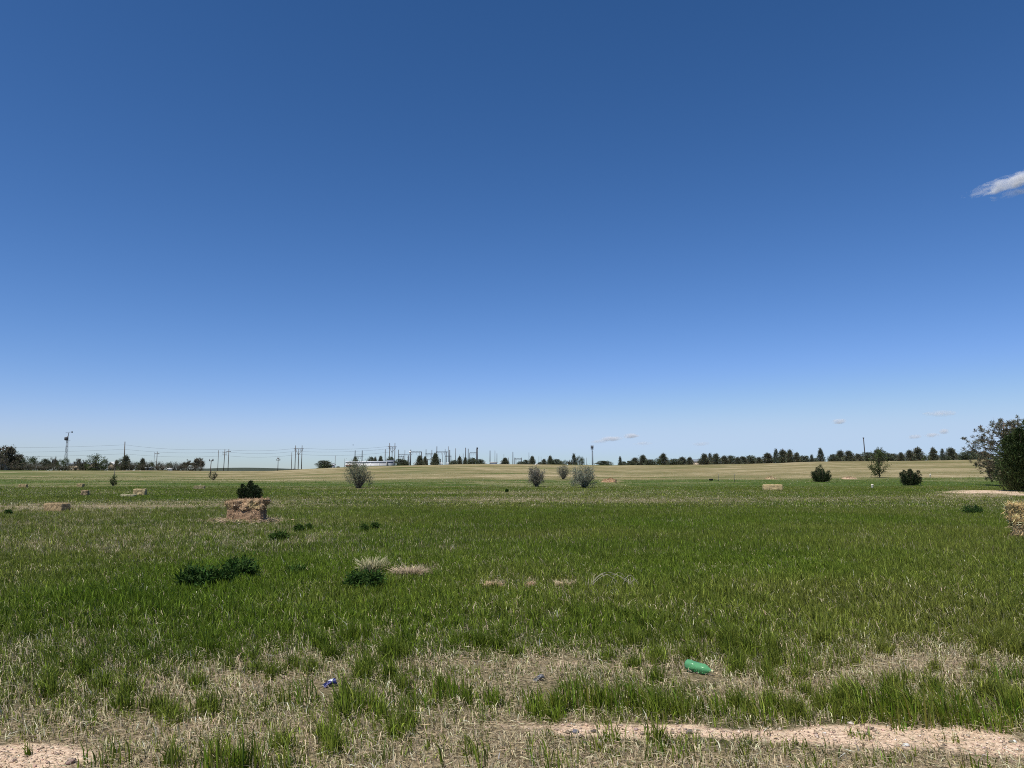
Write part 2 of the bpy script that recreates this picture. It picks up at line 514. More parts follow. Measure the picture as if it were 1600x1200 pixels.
NEEDLE = (.030, .046, .018)
def pine_parts(w, h, seed, shape='pine', n_cl=46, n_needle=34, tone=NEEDLE, brown=.12, rag=.35):
    """trunk and crown of a conifer of crown width w, height h"""
    r = np.random.default_rng(seed)
    tr, cr = MB(), MB()
    lean = r.normal(0, .02, 2)
    zz = np.linspace(-.25, h * .97, 7)
    tr.tube([(lean[0] * z, lean[1] * z, z) for z in zz], np.linspace(.028 * h + .03, .006 * h, 7), 6, (.1, .08, .06))
    for i in range(n_cl):
        t = (i + r.random()) / n_cl
        if shape == 'spruce':
            t0, prof = .06 + .92 * t, (1 - t) ** .8
        elif shape == 'round':
            t0, prof = .12 + .82 * t, math.sqrt(max(0, 1 - (2 * t - 1) ** 2)) * .95 + .12
        else:
            t0, prof = .10 + .88 * t, (min(1, .55 + 2.2 * t) * (1 - max(0, t - .25) / .8) ** .75)
        rad = w * .5 * prof * (1 - rag * r.random()) * (r.random() ** .35)
        th = r.random() * 6.283
        c = np.array([rad * math.cos(th) + lean[0] * t0 * h, rad * math.sin(th) + lean[1] * t0 * h, t0 * h])
        tr.tube([(lean[0] * c[2], lean[1] * c[2], c[2] - .05 * h - .1 * rad), tuple(c)], [.006 * h + .008, .004], 4, (.1, .08, .06))
        s = (.075 * h + .05 * w) * (1.15 - .5 * t)
        P = c + r.normal(0, 1, (n_needle, 3)) * s * np.array([.8, .8, .5])
        D = (P - c) / s + np.array([0, 0, .5]) + np.array([math.cos(th), math.sin(th), 0]) * .6 + r.normal(0, .4, (n_needle, 3))
        base = np.array(tone) * (1 + r.normal(0, .22))
        C = tinted(base, n_needle, .22, .08)
        b = r.random(n_needle) < brown
        C[b] = tinted((.10, .07, .04), int(b.sum()), .2)
        cr.cards(P, D, s * r.uniform(.8, 1.5, n_needle), s * r.uniform(.22, .4, n_needle), C)
    return tr, cr

def juniper_parts(w, h, seed, n=6000, spires=7, tone=(.020, .034, .012), card=.12, tall=False):
    r = np.random.default_rng(seed)
    tr, cr = MB(), MB()
    per = n // spires
    for k in range(spires):
        th = k * 2.4 + r.normal(0, .3)
        off = (0 if k == 0 else (w * .30 * (.55 + .55 * r.random()) if tall else w * .43 * math.sqrt((k + r.random() * .5) / spires)))
        bx, by = off * math.cos(th), off * math.sin(th)
        hh = h * (1 if k == 0 else (r.uniform(.6, .93) if tall else np.clip(1.10 - .75 * off / (w * .5) + r.normal(0, .13), .35, .95)))
        wid = w * (.42 if tall else .20) * (1 if k else 1.15)
        tr.tube([(bx * .15, by * .15, -.1), (bx * .7, by * .7, hh * .3), (bx, by, hh * .9)], [.03 * h, .018 * h, .004 * h], 5, (.1, .08, .06))
        t = r.random(per) ** .85
        prof = np.clip(1.1 * (t + .10) ** .28 * (1 - t) ** .62, .03, 1) * wid
        a = r.random(per) * 6.283
        q = np.sqrt(r.random(per)) * (1 + .30 * np.sin(a * 4 + t * 17 + k)) * (1 + .25 * (r.random(per) < .12))
        P = np.stack([bx * (.55 + .45 * t) + np.cos(a) * prof * q, by * (.55 + .45 * t) + np.sin(a) * prof * q, t * hh * .96 + .02], 1)
        D = np.stack([np.cos(a) * .75, np.sin(a) * .75, np.full(per, .75)], 1) + r.normal(0, .3, (per, 3))
        clump = .75 + .5 * vnoise(a * wid * 2 + k * 9, t * hh, .12 * h, seed)
        C = tinted(tone, per, .22, .08) * clump[:, None]
        cr.cards(P, D, card * r.uniform(.8, 1.7, per), card * r.uniform(.25, .4, per), C)
    return tr, cr

def shrub_parts(w, h, seed, n=2600, stems=34, tone=(.115, .125, .085), leaf=.09, spread=1.0, stemtone=(.09, .075, .06), bare=.0):
    r = np.random.default_rng(seed)
    tr, cr = MB(), MB()
    per = n // stems
    for k in range(stems):
        a, q = r.random() * 6.283, r.random() ** .6
        tip = np.array([math.cos(a) * q * w * .5 * spread, math.sin(a) * q * w * .5 * spread, h * (1 - .38 * q * q) * r.uniform(.72, 1.03)])
        mid = np.array([tip[0] * .45, tip[1] * .45, tip[2] * .55]) + r.normal(0, .04 * w, 3)
        root_ = np.array([tip[0] * .08, tip[1] * .08, -.08])
        ts = np.linspace(0, 1, 6)[:, None]
        P = (1 - ts) ** 2 * root_ + 2 * ts * (1 - ts) * mid + ts ** 2 * tip
        tr.tube(P, np.linspace(.012 * h + .008, .005, 6), 4, tuple(np.array(stemtone) * r.uniform(.7, 1.3)))
        for _ in range(3):
            t = r.uniform(.4, .95)
            p0 = (1 - t) ** 2 * root_ + 2 * t * (1 - t) * mid + t * t * tip
            p1 = p0 + np.array([math.cos(a) * .3, math.sin(a) * .3, .7]) * h * r.uniform(.08, .2) + r.normal(0, .05 * w, 3)
            tr.tube([p0, p1], [.007, .003], 3, tuple(np.array(stemtone) * r.uniform(.8, 1.5)))
        m = int(per * (1 - bare))
        t = r.random(m) ** .75 * .9 + .12
        L = (1 - t)[:, None] ** 2 * root_ + 2 * (t * (1 - t))[:, None] * mid + (t ** 2)[:, None] * tip
        L = L + r.normal(0, 1, (m, 3)) * np.array([.055 * w, .055 * w, .05 * h])
        half = (m * 3) // 5
        zt = r.uniform(.10, .92); pr = math.sqrt(max(.05, 1 - ((zt - .40) / .66) ** 2)) * w * .46 * r.random() ** .4; an = r.random() * 6.283
        cc = np.array([math.cos(an) * pr, math.sin(an) * pr, zt * h])
        L[:half] = cc + r.normal(0, 1, (half, 3)) * np.array([.075 * w, .075 * w, .075 * h]) + (r.random((half, 1)) ** 2) * np.array([math.cos(an) * .12 * w, math.sin(an) * .12 * w, .13 * h])
        L[:, 2] = np.maximum(L[:, 2], .04)
        D = rand_dir(m) * .8 + np.array([math.cos(a) * .3, math.sin(a) * .3, .7])
        cr.cards(L, D, leaf * r.uniform(.7, 1.5, m), leaf * r.uniform(.25, .45, m), tinted(np.array(tone) * r.uniform(.75, 1.25), m, .25, .06))
    return tr, cr

def branch_tree(w, h, seed, depth=4, leaf_n=14, leaf=.3, tone=(.05, .07, .025), spread=.62, trunk=.03, upright=.3, clump=.45, twigtone=(.12, .10, .08), fork=.22):
    """trunk and branching limbs, leaves clustered round the twig ends; scaled to w x h"""
    r = np.random.default_rng(seed)
    segs, tips = [], []
    def grow(p, d, L, rad, k):
        q = p + d * L
        bend = (p + q) / 2 + r.normal(0, .06 * L, 3)
        segs.append(([p, bend, q], [rad, rad * .85, rad * .62], k))
        if k == 0:
            tips.append(q); return
        if k <= 1: tips.append(q)
        for i in range(3 if k > 1 else 2 + int(r.random() < .5)):
            nd = d + rand_dir(1)[0] * spread + np.array([0, 0, upright * .4])
            nd /= np.linalg.norm(nd)
            grow(q if r.random() < .75 else bend, nd, L * r.uniform(.58, .86), rad * .6, k - 1)
    for i in range(3):
        d0 = np.array([r.normal(0, .28), r.normal(0, .28), 1.0]); d0 /= np.linalg.norm(d0)
        grow(np.array([0, 0, h * fork * (.6 + .3 * i) - .1]), d0, h * .28, trunk * h * .7, depth - 1)
    T = np.array(tips)
    zmax = T[:, 2].max(); rmax = np.percentile(np.abs(T[:, :2]), 96)
    S = np.array([w * .47 / rmax, w * .47 / rmax, h * .97 / zmax])
    tr, cr = MB(), MB()
    tr.tube(np.array([[0, 0, -.3], [0, 0, h * fork * .7], [0, 0, h * fork * 1.4 * S[2]]]), [trunk * h, trunk * h * .85, trunk * h * .5], 7, twigtone)
    for P, R, k in segs:
        tr.tube(np.array(P) * S, np.maximum(np.array(R), .012), 5 if k > 1 else 3, tuple(np.array(twigtone) * r.uniform(.8, 1.25)))
    if leaf_n:
        for q in T * S:
            P = q + r.normal(0, 1, (leaf_n, 3)) * clump
            cr.cards(P, rand_dir(leaf_n) + np.array([0, 0, .3]), leaf * r.uniform(.7, 1.4, leaf_n), leaf * r.uniform(.4, .7, leaf_n), tinted(np.array(tone) * r.uniform(.7, 1.3), leaf_n, .2, .07))
    return tr, cr

def leafy_parts(sd, z0=.06, tone=(.06, .08, .028)):
    """broad-leaved tree of unit size, leafy nearly to the ground"""
    r = np.random.default_rng(sd)
    tr, cr = MB(), MB()
    tr.tube([(0, 0, -.1), (.01, 0, .3), (-.01, .01, .7)], [.03, .024, .01], 6, (.1, .08, .06))
    for i in range(56):
        a, t = r.random() * 6.283, r.random()
        z = z0 + (.94 - z0) * t
        rad = .47 * math.sqrt(max(.02, 1 - (1.75 * t - .78) ** 2)) * r.random() ** .4
        c = np.array([math.cos(a) * rad, math.sin(a) * rad, z])
        tr.tube([(0, 0, z * .55), c], [.008, .003], 4, (.1, .08, .06))
        m = 34
        P = c + r.normal(0, 1, (m, 3)) * np.array([.075, .075, .055])
        P[:, 2] = np.maximum(P[:, 2], .01)
        cr.cards(P, rand_dir(m) + np.array([0, 0, .4]), .055 * r.uniform(.7, 1.5, m), .03 * r.uniform(.7, 1.3, m), tinted(np.array(tone) * r.uniform(.7, 1.35), m, .25, .08))
    return tr, cr

def scaled(parts, w, h):
    for p in parts: p.V = [v * np.array([w, w, h]) for v in p.V]
    return parts

def plant(name, parts, loc, label, cat, group=None, rz=0.0, leafmat=None, lower='trunk', upper='crown'):
    root = plant_root(name, loc, label, cat, group, rz)
    tr, cr = parts
    tr.build(lower, M_BARKT, root)
    if cr.n: cr.build(upper, leafmat or M_LEAF, root)
    return root
M_BARKT = mat_tint('bark_tinted', 0, .9, .05)

# ------------------------------------------------------------------ hay and straw
def bale_mesh(L, D, H, seed, loose=.05, tone=(.36, .25, .14), strands=1500, lump=.06, yellow=None, slen=.075):
    """a rectangular bale: softened lumpy block bristling with stalks"""
    r = np.random.default_rng(seed)
    m = MB()
    nx, ny, nz = 22, 10, 10
    V, idx, F = [], {}, []
    def vid(i, j, k):
        key = (i, j, k)
        if key not in idx:
            u = np.array([2 * i / nx - 1, 2 * j / ny - 1, 2 * k / nz - 1])
            s = u / (np.sum(np.abs(u) ** 14) ** (1 / 14))
            idx[key] = len(V); V.append(s * np.array([L, D, H]) / 2 + np.array([0, 0, H / 2]))
        return idx[key]
    for i in range(nx):
        for j in range(ny):
            F.append((vid(i, j, 0), vid(i, j + 1, 0), vid(i + 1, j + 1, 0), vid(i + 1, j, 0)))
            F.append((vid(i, j, nz), vid(i + 1, j, nz), vid(i + 1, j + 1, nz), vid(i, j + 1, nz)))
        for k in range(nz):
            F.append((vid(i, 0, k), vid(i + 1, 0, k), vid(i + 1, 0, k + 1), vid(i, 0, k + 1)))
            F.append((vid(i, ny, k), vid(i, ny, k + 1), vid(i + 1, ny, k + 1), vid(i + 1, ny, k)))
    for j in range(ny):
        for k in range(nz):
            F.append((vid(0, j, k), vid(0, j, k + 1), vid(0, j + 1, k + 1), vid(0, j + 1, k)))
            F.append((vid(nx, j, k), vid(nx, j + 1, k), vid(nx, j + 1, k + 1), vid(nx, j, k + 1)))
    V = np.array(V)
    N = V - np.array([0, 0, H / 2])
    N = N / np.linalg.norm(N, axis=1, keepdims=True)
    nz_ = vnoise(V[:, 0] + V[:, 1] * .7, V[:, 2] + V[:, 1] * .4, .16, seed) - .5 + .6 * (vnoise(V[:, 0] - V[:, 2], V[:, 1] + V[:, 2], .07, seed + 3) - .5)
    V = V + N * (nz_ * lump)[:, None]
    def shade(P):
        c = np.array(tone)[None] * (1 + .75 * (vnoise(P[:, 0] + P[:, 1], P[:, 2] * 1.6, .09, seed + 9) - .5))[:, None]
        if yellow:
            for (x, z, rad) in yellow:
                g = np.exp(-(((P[:, 0] - x) / rad) ** 2 + ((P[:, 2] - z) / (rad * .7)) ** 2))[:, None]
                c = c * (1 - g) + np.array([.55, .42, .20])[None] * g
        return c
    m.add(V, [np.array(F)], shade(V))
    FA = np.array(F); pick = r.integers(0, len(FA), strands)
    w = r.dirichlet([1, 1, 1, 1], strands)
    P = (V[FA[pick]] * w[:, :, None]).sum(1)
    Nn = P - np.array([0, 0, H / 2]); Nn = Nn / np.array([L, D, H]); Nn = np.sign(Nn) * np.abs(Nn) ** 3; Nn /= np.linalg.norm(Nn, axis=1, keepdims=True)
    T = rand_dir(strands)
    Dr = T * 1.0 + Nn * r.uniform(.0, .55, strands)[:, None] + np.array([0, 0, -.15])
    C = shade(P) * np.exp(r.normal(.05, .5, (strands, 1)))
    m.cards(P - Nn * .01, Dr, slen * r.uniform(.4, 1.3, strands) * (1 + loose * 8 * r.random(strands)), (.011 if slen < .1 else .014), np.clip(C, .02, .75))
    return m

def bale(loc, L, D, H, seed, label, rz=0.0, tilt=0.0, group='straw bales standing about the field', **kw):
    root = empty('straw_bale', loc, label, 'straw bale', group, rz)
    root.rotation_euler = (0, tilt, rz)
    bale_mesh(L, D, H, seed, **kw).build('bale_body', M_BALE, root, True)
    for x in (-.24, .24):
        t = MB()
        a, b = D / 2 + .012, H + .012
        ring = [(x * L, -a, .0), (x * L, -a, b * .97), (x * L, -a * .93, b), (x * L, a * .93, b), (x * L, a, b * .97), (x * L, a, 0)]
        t.tube(ring, .006, 4)
        t.build('twine', M_TWINE, root)
    return root

x, y, z = at(381, 817)
bale((x, y + .25, z - .02), 1.17, .52, .45, 3, 'lower brown straw bale of the two stacked before the dark juniper', rz=-.13, tone=(.31, .205, .125), lump=.09, strands=3600, loose=.03)
bale((x - .02, y + .27, z + .425), 1.28, .56, .31, 7, 'sagging upper straw bale with yellow frayed ends on the stacked pair', rz=-.07, tilt=-.03, tone=(.33, .225, .135), lump=.19, strands=4200, loose=.06,
     yellow=[(-.58, .12, .12), (.40, .12, .16), (.30, .2, .08)])
BX, BY, BZ = x, y, z
x, y, z = at(1629, 842)
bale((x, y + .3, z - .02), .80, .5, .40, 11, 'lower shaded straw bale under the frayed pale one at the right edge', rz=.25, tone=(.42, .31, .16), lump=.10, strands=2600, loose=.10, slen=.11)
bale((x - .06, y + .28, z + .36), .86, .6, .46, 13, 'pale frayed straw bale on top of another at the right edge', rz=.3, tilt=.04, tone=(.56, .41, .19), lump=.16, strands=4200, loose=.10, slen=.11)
for px, py, L, D, H, rz, seed, tone, lab in [
    (83, 799.5, .90, .48, .36, -.22, 21, (.34, .25, .14), 'brown straw bale with dark end on the dry strip, nearest bale on the left'),
    (34, 762, .72, .42, .36, .1, 22, (.33, .265, .14), 'tiny straw bale far left, leftmost of the bales'),
    (124, 761, .60, .42, .36, -.1, 23, (.33, .265, .14), 'small flat straw bale out on the green slope left of the young bush'),
    (130, 774.5, .45, .42, .36, .2, 24, (.26, .2, .12), 'small dark straw bale just above the dark green strip'),
    (216, 774, .82, .46, .46, .1, 25, (.42, .33, .18), 'tall tan straw bale beside the low weathered one'),
    (198, 776.5, .85, .42, .18, .05, 26, (.36, .33, .2), 'low weathered greyish straw bale beside the tall tan one'),
    (310, 764.5, .95, .42, .33, .15, 27, (.30, .25, .14), 'greenish straw bale with dark end, left of the juniper'),
    (1209, 766, 1.62, .55, .50, .05, 28, (.50, .38, .20), 'long golden straw bale standing alone on the green before the pale slope')]:
    x, y, z = at(px, py)
    bale((x, y + D / 2, z - .02), L, D, H, seed, lab, rz=rz, tone=tone, strands=700, lump=.05)

def straw_heap(px, py, w, h, seed, label, tone):
    x, y, z = at(px, py)
    r = np.random.default_rng(seed)
    m = MB()
    th, rr = np.meshgrid(np.arange(24) * 2 * np.pi / 24, np.linspace(0, 1, 9), indexing='ij')
    px_, py_ = np.cos(th) * rr * w / 2, np.sin(th) * rr * w * .25
    zz = h * (1 - rr ** 2) ** .7 * (.6 + .8 * vnoise(px_ + 5, py_ + 5, .35, seed)) - .03
    V = np.stack([px_.ravel(), py_.ravel(), zz.ravel()], 1)
    i, j = np.meshgrid(np.arange(24), np.arange(8), indexing='ij')
    a, b = (i * 9 + j).ravel(), (((i + 1) % 24) * 9 + j).ravel()
    m.add(V, [np.stack([a, a + 1, b + 1, b], 1)], tinted(tone, len(V), .15, .05))
    k = 900
    p = V[r.integers(0, len(V), k)] + r.normal(0, .04, (k, 3)) * np.array([1, 1, .3])
    m.cards(p, rand_dir(k) * np.array([1, 1, .5]) + np.array([0, 0, .15]), r.uniform(.12, .3, k), .025, tinted(tone, k, .35, .06))
    o = m.build('straw_heap', M_BALE)
    o.location = (x, y, z)
    tag(o, label, 'straw heap', 'collapsed straw heaps at the foot of the slope')
straw_heap(951, 753.5, 1.9, .42, 5, 'reddish collapsed straw heap right of the grey shrubs', (.40, .26, .15))
straw_heap(1204, 748.5, 1.7, .28, 6, 'flattened tan straw heap behind the long golden bale', (.42, .32, .19))
straw_heap(1327, 748.5, 2.3, .34, 8, 'pale pinkish straw heap between the juniper and the leafy young tree', (.46, .34, .22))

# loose straw lying round the stacked pair
k = 2600
lx, ly = BX - .08 + rng.normal(0, .55, k), BY + .1 + rng.normal(0, .42, k)
m = MB()
m.cards(np.stack([lx, ly, terrain(lx, ly) + .05 + .06 * rng.random(k)], 1), rng.normal(size=(k, 3)) * np.array([1, 1, .25]), rng.uniform(.08, .22, k), .016, tinted((.42, .33, .2), k, .3, .06))
tag(m.build('loose_straw', M_STRAW), kind='stuff')

# ------------------------------------------------------------------ shrubs and trees of the field
def place(px, py, pxw, pxh):
    x, y, z = at(px, py)
    s = y * math.cos(PITCH) / F_PX
    return (x, y, z), pxw * s, pxh * s

loc, w, h = place(391, 786, 44, 34)
plant('juniper_bush', juniper_parts(w, h, 41, 10000, 15, (.026, .042, .014), .085), loc, 'dark juniper bush with two tips behind the stacked straw bales', 'bush', 'juniper bushes in the field', 0, M_NEEDLE, 'stems', 'foliage')
loc, w, h = place(1283, 753, 34, 27)
plant('juniper_bush', juniper_parts(w, h, 43, 6000, 16, (.042, .058, .022), .15), loc, 'pointed dark juniper bush left of the leafy young tree', 'bush', 'juniper bushes in the field', 1.2, M_NEEDLE, 'stems', 'foliage')
loc, w, h = place(1423, 758.5, 38, 23)
plant('juniper_bush', juniper_parts(w, h * 1.1, 44, 6000, 14, (.034, .046, .018), .15), loc, 'low wide dark juniper bush right of the leafy young tree', 'bush', 'juniper bushes in the field', 2.0, M_NEEDLE, 'stems', 'foliage')
loc, w, h = place(1620, 768, 104, 120)
plant('juniper_tree', juniper_parts(w, h, 45, 46000, 10, (.040, .060, .018), .19, True), loc, 'tall dense dark juniper tree cut by the right edge of the view', 'tree', None, .6, M_NEEDLE)
G = 'grey silvery shrubs on the slope'
for px, py, pw, ph, sd, tone, bare, lab in [
    (560, 763, 38, 38, 51, (.19, .205, .13), 0, 'largest silvery green shrub, rising before the long white shed'),
    (838, 760.5, 22, 29, 52, (.20, .19, .145), .05, 'thin brownish grey shrub, left of the three mid-slope shrubs'),
    (880, 749, 19, 20, 53, (.175, .175, .125), .1, 'smallest grey shrub, farther back between two larger ones'),
    (912, 762.5, 34, 31, 54, (.205, .215, .155), 0, 'wide bluish grey shrub, right of the three mid-slope shrubs')]:
    loc, w, h = place(px, py, pw * 1.08, ph * 1.04)
    plant('silver_shrub', shrub_parts(w, h, sd, 5200 if ph > 25 else 3000, 40, tone, .12, 1.0, (.11, .095, .085), bare), loc, lab, 'shrub', G, 0, M_LEAF, 'stems', 'foliage')
loc, w, h = place(1374, 746.5, 27, 45)
plant('young_tree', scaled(leafy_parts(61, .13), w * 1.1, h), loc, 'leafy young green tree on the foot of the pale slope', 'tree')
loc, w, h = place(177, 759.5, 10, 16)
plant('young_bush', shrub_parts(w, h, 63, 900, 14, (.05, .075, .025), .10), loc, 'small upright green bush below a thin pole on the left slope', 'bush', None, 0, M_LEAF, 'stems', 'foliage')
loc, w, h = place(333, 750.5, 13, 13)
plant('sparse_bush', shrub_parts(w, h * 1.1, 65, 600, 16, (.055, .065, .035), .13, 1.1, (.05, .04, .035)), loc, 'small sparse forked bush beside a thin utility pole', 'bush', None, 0, M_LEAF, 'stems', 'foliage')

# the open pine beside the tall juniper
def open_pine(w, h, seed):
    r = np.random.default_rng(seed)
    tr, cr = MB(), MB()
    tr.tube([(0, 0, -.3), (.05, 0, h * .3), (-.05, .05, h * .65), (.1, 0, h * .97)], [.17, .14, .09, .03], 7, (.13, .095, .075))
    for i in range(104):
        t = r.uniform(.10, .97)
        a = r.random() * 6.283
        prof = (min(1, .72 + t * .6)) * (1 - max(0, t - .5) / .62) ** .6
        ln = w * .5 * prof * r.uniform(.6, 1.05)
        p0 = np.array([0, 0, t * h * .9])
        up = .10 + .5 * t
        p2 = p0 + np.array([math.cos(a) * ln, math.sin(a) * ln, ln * (up - .15) + .1])
        p1 = (p0 + p2) / 2 + np.array([0, 0, -.12 * ln]) + r.normal(0, .1, 3)
        tr.tube([p0, p1, p2], [.05, .032, .014], 5, tuple(np.array((.15, .11, .085)) * r.uniform(.7, 1.2)))
        for q in range(9):
            s = r.uniform(.3, 1.0)
            b0 = (1 - s) ** 2 * p0 + 2 * s * (1 - s) * p1 + s * s * p2
            b1 = b0 + np.array([math.cos(a) * .25, math.sin(a) * .25, .35]) * r.uniform(.3, .8) + r.normal(0, .32, 3)
            tr.tube([b0, (b0 + b1) / 2 + r.normal(0, .05, 3), b1], [.014, .01, .006], 3, tuple(np.array((.17, .13, .10)) * r.uniform(.7, 1.3)))
            if r.random() < .18 + .7 * s * min(1, t + .35):
                m = 34
                C = tinted((.105, .108, .062), m, .25, .08)
                bb = r.random(m) < .2; C[bb] = tinted((.14, .09, .05), int(bb.sum()), .2)
                cr.cards(b1 + r.normal(0, .07, (m, 3)), rand_dir(m) + np.array([0, 0, .5]), r.uniform(.16, .34, m), .05, C)
    return tr, cr
loc, w, h = place(1575, 764, 110, 104)
loc = (loc[0] * 1.14, loc[1] * 1.14, tz(loc[0] * 1.14, loc[1] * 1.14))
plant('open_pine', open_pine(w * 1.14, h * 1.14, 71), loc, 'open pine with bare grey brown boughs and dark needle tufts', 'tree', None, 0, M_NEEDLE)

# dark weeds
def weed(px, py, pw, ph, seed, label, tone=(.036, .076, .014), n=1900, group='dark green weed clumps in the grass'):
    loc, w, h = place(px, py, pw * (.95 if pw > 24 else .72), ph * (1.2 if pw > 24 else .95))
    r = np.random.default_rng(seed)
    st, lv = MB(), MB()
    for k in range(44):
        a, q = r.random() * 6.283, math.sqrt(r.random())
        b = np.array([math.cos(a) * q * w * .45, math.sin(a) * q * w * .3, 0])
        tp = b + np.array([math.cos(a) * w * .08, math.sin(a) * w * .08, h * r.uniform(.65, 1.0) * (1 - .45 * q * q)])
        st.tube([b - np.array([0, 0, .03]), tp], [.006, .003], 4, (.03, .06, .02))
        m = n // 44
        t = r.random(m)[:, None] ** .7
        P = b + (tp - b) * t + r.normal(0, .03, (m, 3)); P[:, 2] = np.maximum(P[:, 2], .01)
        lv.cards(P, rand_dir(m) + np.array([0, 0, .5]), r.uniform(.05, .11, m), r.uniform(.014, .026, m), tinted(tone, m, .3, .08))
    root = empty('weed_clump', loc, label, 'weed clump', group)
    st.build('stems', M_LEAF, root)
    lv.build('leaves', M_LEAF, root)
for a in [(375, 905, 48, 30, 1, 'darkest rounded weed clump, rear one of the three close together'),
          (344, 916, 44, 25, 2, 'middle dark weed clump joining its two neighbours'),
          (304, 921, 44, 30, 3, 'dark spreading weed clump, leftmost of the three close together'),
          (570, 924, 56, 28, 4, 'wide dark weed clump just below the tall straw-coloured grass tuft'),
          (463, 903, 30, 13, 5, 'faint low weed clump between the trio and the straw-coloured tuft', (.048, .088, .016), 900),
          (428, 845, 14, 11, 6, 'small dark weed clump below the stacked bales, front left of its scatter', (.048, .088, .016), 900),
          (441, 843, 20, 12, 7, 'broader dark weed clump in the scatter right of the stacked bales', (.048, .088, .016), 900),
          (467, 832, 16, 13, 8, 'upright dark weed clump in the middle of the scatter', (.048, .088, .016), 900),
          (483, 828, 10, 8, 9, 'little dark weed clump at the right end of the scatter', (.048, .088, .016), 900),
          (569, 831, 11, 11, 10, 'dark upright weed tuft, left of a lone pair in the green', (.048, .088, .016), 900),
          (586, 828, 11, 11, 11, 'dark upright weed tuft, right of a lone pair in the green', (.048, .088, .016), 900),
          (1519, 803, 30, 13, 12, 'low dark weed clump in the grass left of the frayed pale bale', (.03, .065, .014), 1100),
          (792, 769, 4, 5, 13, 'single dark weed below the thin brownish grey shrub'),
          (13, 804, 9, 6, 15, 'small dark weed clump at the far left beside the dry strip')]:
    weed(*a)

# straw-coloured tufts
def dry_tuft(px, py, pw, ph, seed, label, n=160, lean=.4, tone=(.52, .45, .28), arch=0.5, green=0.0):
    loc, w, h = place(px, py, pw, ph)
    r = np.random.default_rng(seed)
    m = MB()
    for k in range(n):
        a = r.random() * 6.283
        q = math.sqrt(r.random())
        b = np.array([math.cos(a) * q * w * .33, math.sin(a) * q * w * .2, -.02])
        out = np.array([math.cos(a), math.sin(a) * .6, 0]) * w * .28 * r.random() * lean * 2
        hh = h * r.uniform(.4, 1.05)
        P = [b, b + out * .35 + (0, 0, hh * .7), b + out + (0, 0, hh * (1 - arch * .4 * r.random()))]
        c = np.array((.10, .14, .03)) if r.random() < green else np.array(tone)
        m.tube(P, [.004, .0035, .0015], 3, tuple(np.clip(c * np.exp(r.normal(0, .25)), .02, .8)))
    o = m.build('dry_grass_tuft', M_STRAW)
    o.location = loc
    tag(o, label, 'grass tuft', 'straw-coloured grass tufts')
dry_tuft(581, 898, 46, 30, 1, 'tall straw-coloured grass tuft standing above the wide dark weed clump', 260, .8, (.50, .46, .27), .3, .2)
dry_tuft(640, 903, 70, 20, 2, 'long low band of dry grass right of the tall tuft', 420, .5, (.46, .36, .24))
dry_tuft(772, 922, 34, 16, 3, 'tan dry tuft, leftmost of three in a line in the grass', 260, .5, (.5, .36, .22))
dry_tuft(828, 921, 20, 15, 4, 'narrow reddish dry tuft, middle of three in a line', 190, .5, (.5, .34, .22))
dry_tuft(884, 920, 38, 15, 5, 'wide pale dry tuft, rightmost of three in a line', 300, .5, (.54, .42, .27))
def arched_stalks():
    x, y, z = at(962, 922)
    s = y / F_PX
    m = MB()
    for (a, b, hh, rad) in [(-42, 30, 25, .0032), (-40, 36, 23, .003), (-38, 12, 22, .003), (10, 40, 20, .003), (-8, 26, 24, .0025), (20, 42, 14, .0025)]:
        t = np.linspace(0, 1, 12)
        P = np.stack([(a + (b - a) * t) * s, rng.normal(0, .03) + .08 * t, np.sin(np.pi * t ** .8) * hh * s + .01], 1)
        m.tube(P, rad, 4, (.42, .38, .28))
    for k in range(16):
        c = rng.choice([-40, 22, 30]) + rng.normal(0, 3)
        m.tube([(c * s, .03, 0), (c * s + rng.normal(0, .02), 0, rng.uniform(8, 20) * s)], [.004, .002], 3, (.5, .43, .33))
    o = m.build('dry_stalks', M_STRAW)
    o.location = (x, y, z)
    tag(o, 'thin bleached stalks bent over in an arch, right of the dry tufts', 'dry stalks')
arched_stalks()
# ------------------------------------------------------------------ far trees: one of each kind, then copies
ORD = ['zeroth', 'first', 'second', 'third', 'fourth', 'fifth', 'sixth', 'seventh', 'eighth', 'ninth', 'tenth', 'eleventh', 'twelfth', 'thirteenth', 'fourteenth', 'fifteenth', 'sixteenth', 'seventeenth', 'eighteenth', 'nineteenth']
TENS = {20: 'twent', 30: 'thirt', 40: 'fort', 50: 'fift'}
def ordinal(n):
    if n < 20: return ORD[n]
    t, u = n // 10 * 10, n % 10
    return TENS[t] + 'ieth' if u == 0 else TENS[t] + 'y-' + ORD[u]

